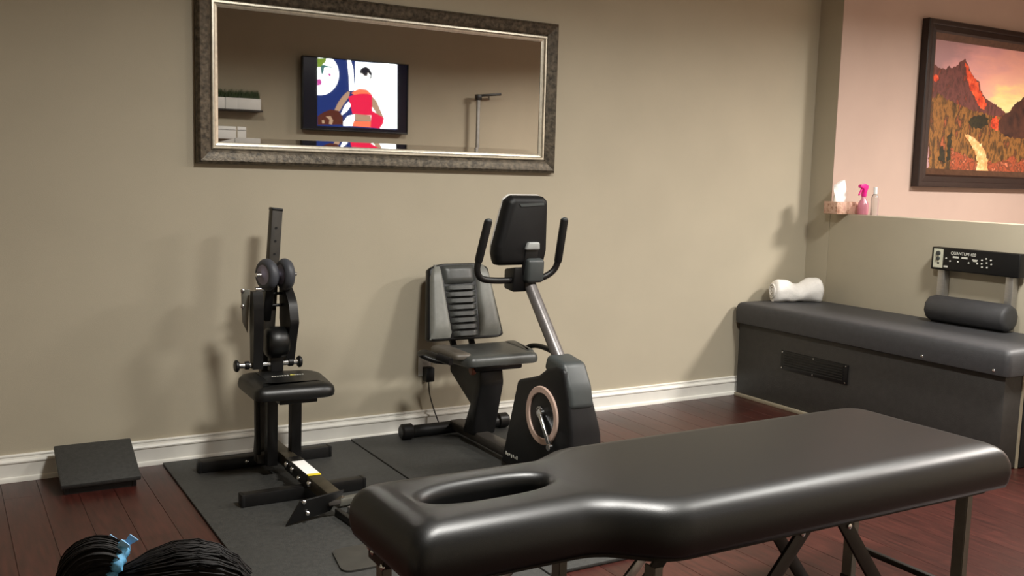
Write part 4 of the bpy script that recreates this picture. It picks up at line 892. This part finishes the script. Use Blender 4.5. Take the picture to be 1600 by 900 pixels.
for s in (1, -1):
    m = MB(); R_ = []
    for u, w, h in ((-0.035, 0.018, 0.045), (-0.028, 0.027, 0.055), (0.02, 0.030, 0.052), (0.06, 0.031, 0.036), (0.088, 0.026, 0.028), (0.098, 0.014, 0.020)):
        R_.append([cp_(u, s*0.055+w*math.cos(a), 0.001+h*0.5+h*0.5*math.sin(a)) for a in [2*math.pi*j/14 for j in range(14)]])
    m.rings(R_).build('shoe', mat('child_shoe', (60, 50, 60), 0.6), child, 60)
for s in (1, -1):
    ep = HC+FD*0.0745+LD*s*0.029+Vector((0, 0, 0.002))
    e_ = MB().sphere(ep, 0.0095, (1, 1, 1), 14, 10).build('eye', WHITEP, child, 60)
    MB().sphere(ep+FD*0.0055, 0.0055, (1, 1, 1), 12, 8).build('iris', SHELFB, e_, 60)
MB().tube([HC+FD*0.079+LD*u+Vector((0, 0, -0.047+0.0012*math.cos(u*150))) for u in (-0.018, -0.009, 0, 0.009, 0.018)], [0.001, 0.0032, 0.0038, 0.0032, 0.001], 8).build('lips', mat('child_lips', (186, 104, 96), 0.45), child, 60)
# hair: scalp cap combed back to the tie
TIE = HC+FD*-0.098+LD*0.008+Vector((0, 0, 0.080))
m = MB(); b = bmesh.new(); bmesh.ops.create_uvsphere(b, u_segments=48, v_segments=32, radius=1)
dele = []
for v in b.verts:
    f, l, z = v.co.x, v.co.y, v.co.z
    n_ = noise.noise(Vector((l*9, f*1.2, z*2)))*0.0035+noise.noise(Vector((l*22, f*2, z*3)))*0.0015
    if z < 0.0-0.1*abs(l) and f > 0.3: dele.append(v)
    elif z < -0.55 : dele.append(v)
    v.co = HM @ Vector((f*(0.0945+n_)-0.004, l*(0.081+n_), z*(0.103+n_)))+HC
bmesh.ops.delete(b, geom=dele, context='VERTS'); m.join(b)
rg = random.Random(11)
for k in range(420):
    th_ = rg.uniform(-1.45, 1.45); ps = []; rr_ = rg.uniform(0.995, 1.05); wob = rg.uniform(0, 6)
    for j in range(8):
        u = j/7; fa = 0.95-1.88*u      # from hairline to the tie
        f = math.sin(fa*1.15); c = math.cos(fa*1.15)
        l = math.sin(th_)*c; z = math.cos(th_)*c*0.9+0.1
        p = HM @ Vector((f*0.0945*rr_-0.004, l*0.081*rr_, max(-0.4, z)*0.103*rr_))+HC
        p += Vector((noise.noise(p*40+Vector((k, 0, 0)))*0.006, noise.noise(p*40+Vector((0, k, 0)))*0.006, abs(noise.noise(p*30+Vector((0, 0, k))))*0.006))
        if u > 0.6: p = p.lerp(TIE, ((u-0.6)/0.4)**1.4*0.95)
        ps.append(p)
    m.tube(ps, [0.0009]*7+[0.0005], 3)
m.build('hair', HAIR, child, 60)
m = MB(); PT = smooth_path([TIE, TIE+FD*-0.014+Vector((0, 0, 0.006)), TIE+FD*-0.034+Vector((0, 0, 0.0)), TIE+FD*-0.052+Vector((0, 0, -0.035)), TIE+FD*-0.060+Vector((0, 0, -0.09)), TIE+FD*-0.054+Vector((0, 0, -0.15))], 5)
rp = [0.014+0.024*math.sin(min(1, i/(len(PT)-1)*1.25+0.1)*math.pi)**0.8 if i < len(PT)-2 else 0.010 for i in range(len(PT))]
m.tube(PT, rp, 16)
for k in range(160):
    a0 = rg.uniform(0, 6.28); q_ = rg.uniform(0.85, 1.12); ps = []
    for i, p in enumerate(PT):
        t_ = (PT[min(i+1, len(PT)-1)]-PT[max(i-1, 0)]).normalized(); A_ = LD; B_ = t_.cross(A_).normalized()
        ps.append(p+(A_*math.cos(a0)+B_*math.sin(a0))*rp[i]*q_*(1+0.10*noise.noise(p*30+Vector((k*3.1, 0, 0)))))
    m.tube(ps, 0.0012, 3)
m.build('ponytail', HAIR, child, 60)
SC = mat('blue_scrunchie', (96, 168, 214), 0.6, var=0.5, scale=90)
ax = (PT[2]-PT[0]).normalized(); A_ = LD; B_ = ax.cross(A_).normalized(); m = MB(); ring = []
for k in range(36):
    a = 2*math.pi*k/36; c = TIE+ax*0.004+(A_*math.cos(a)+B_*math.sin(a))*(0.0245+0.003*math.sin(9*a)); rr_ = 0.0105+0.002*math.sin(13*a)
    ring.append([c+((A_*math.cos(a)+B_*math.sin(a))*math.cos(b2)+ax*math.sin(b2))*rr_ for b2 in [2*math.pi*j/10 for j in range(10)]])
m.rings(ring+[ring[0]], False)
tie = m.build('scrunchie', SC, child, 60)
for du, dl in ((0.020, 0.006), (0.010, -0.012), (-0.006, 0.012)):
    p0 = TIE+Vector((0, 0, 0.022))+LD*dl; m = MB(); w = 0.008
    m.prism([p0-FD*w, p0+FD*w, p0+FD*(w*1.4+du)+Vector((0, 0, 0.012)), p0+FD*(du)+Vector((0, 0, 0.022)), p0+FD*(du-w)+Vector((0, 0, 0.010))], LD*0.003, 0.0008).build('ribbon_end', mat('pale_blue_ribbon', (140, 196, 240), 0.5, var=0.15), tie)
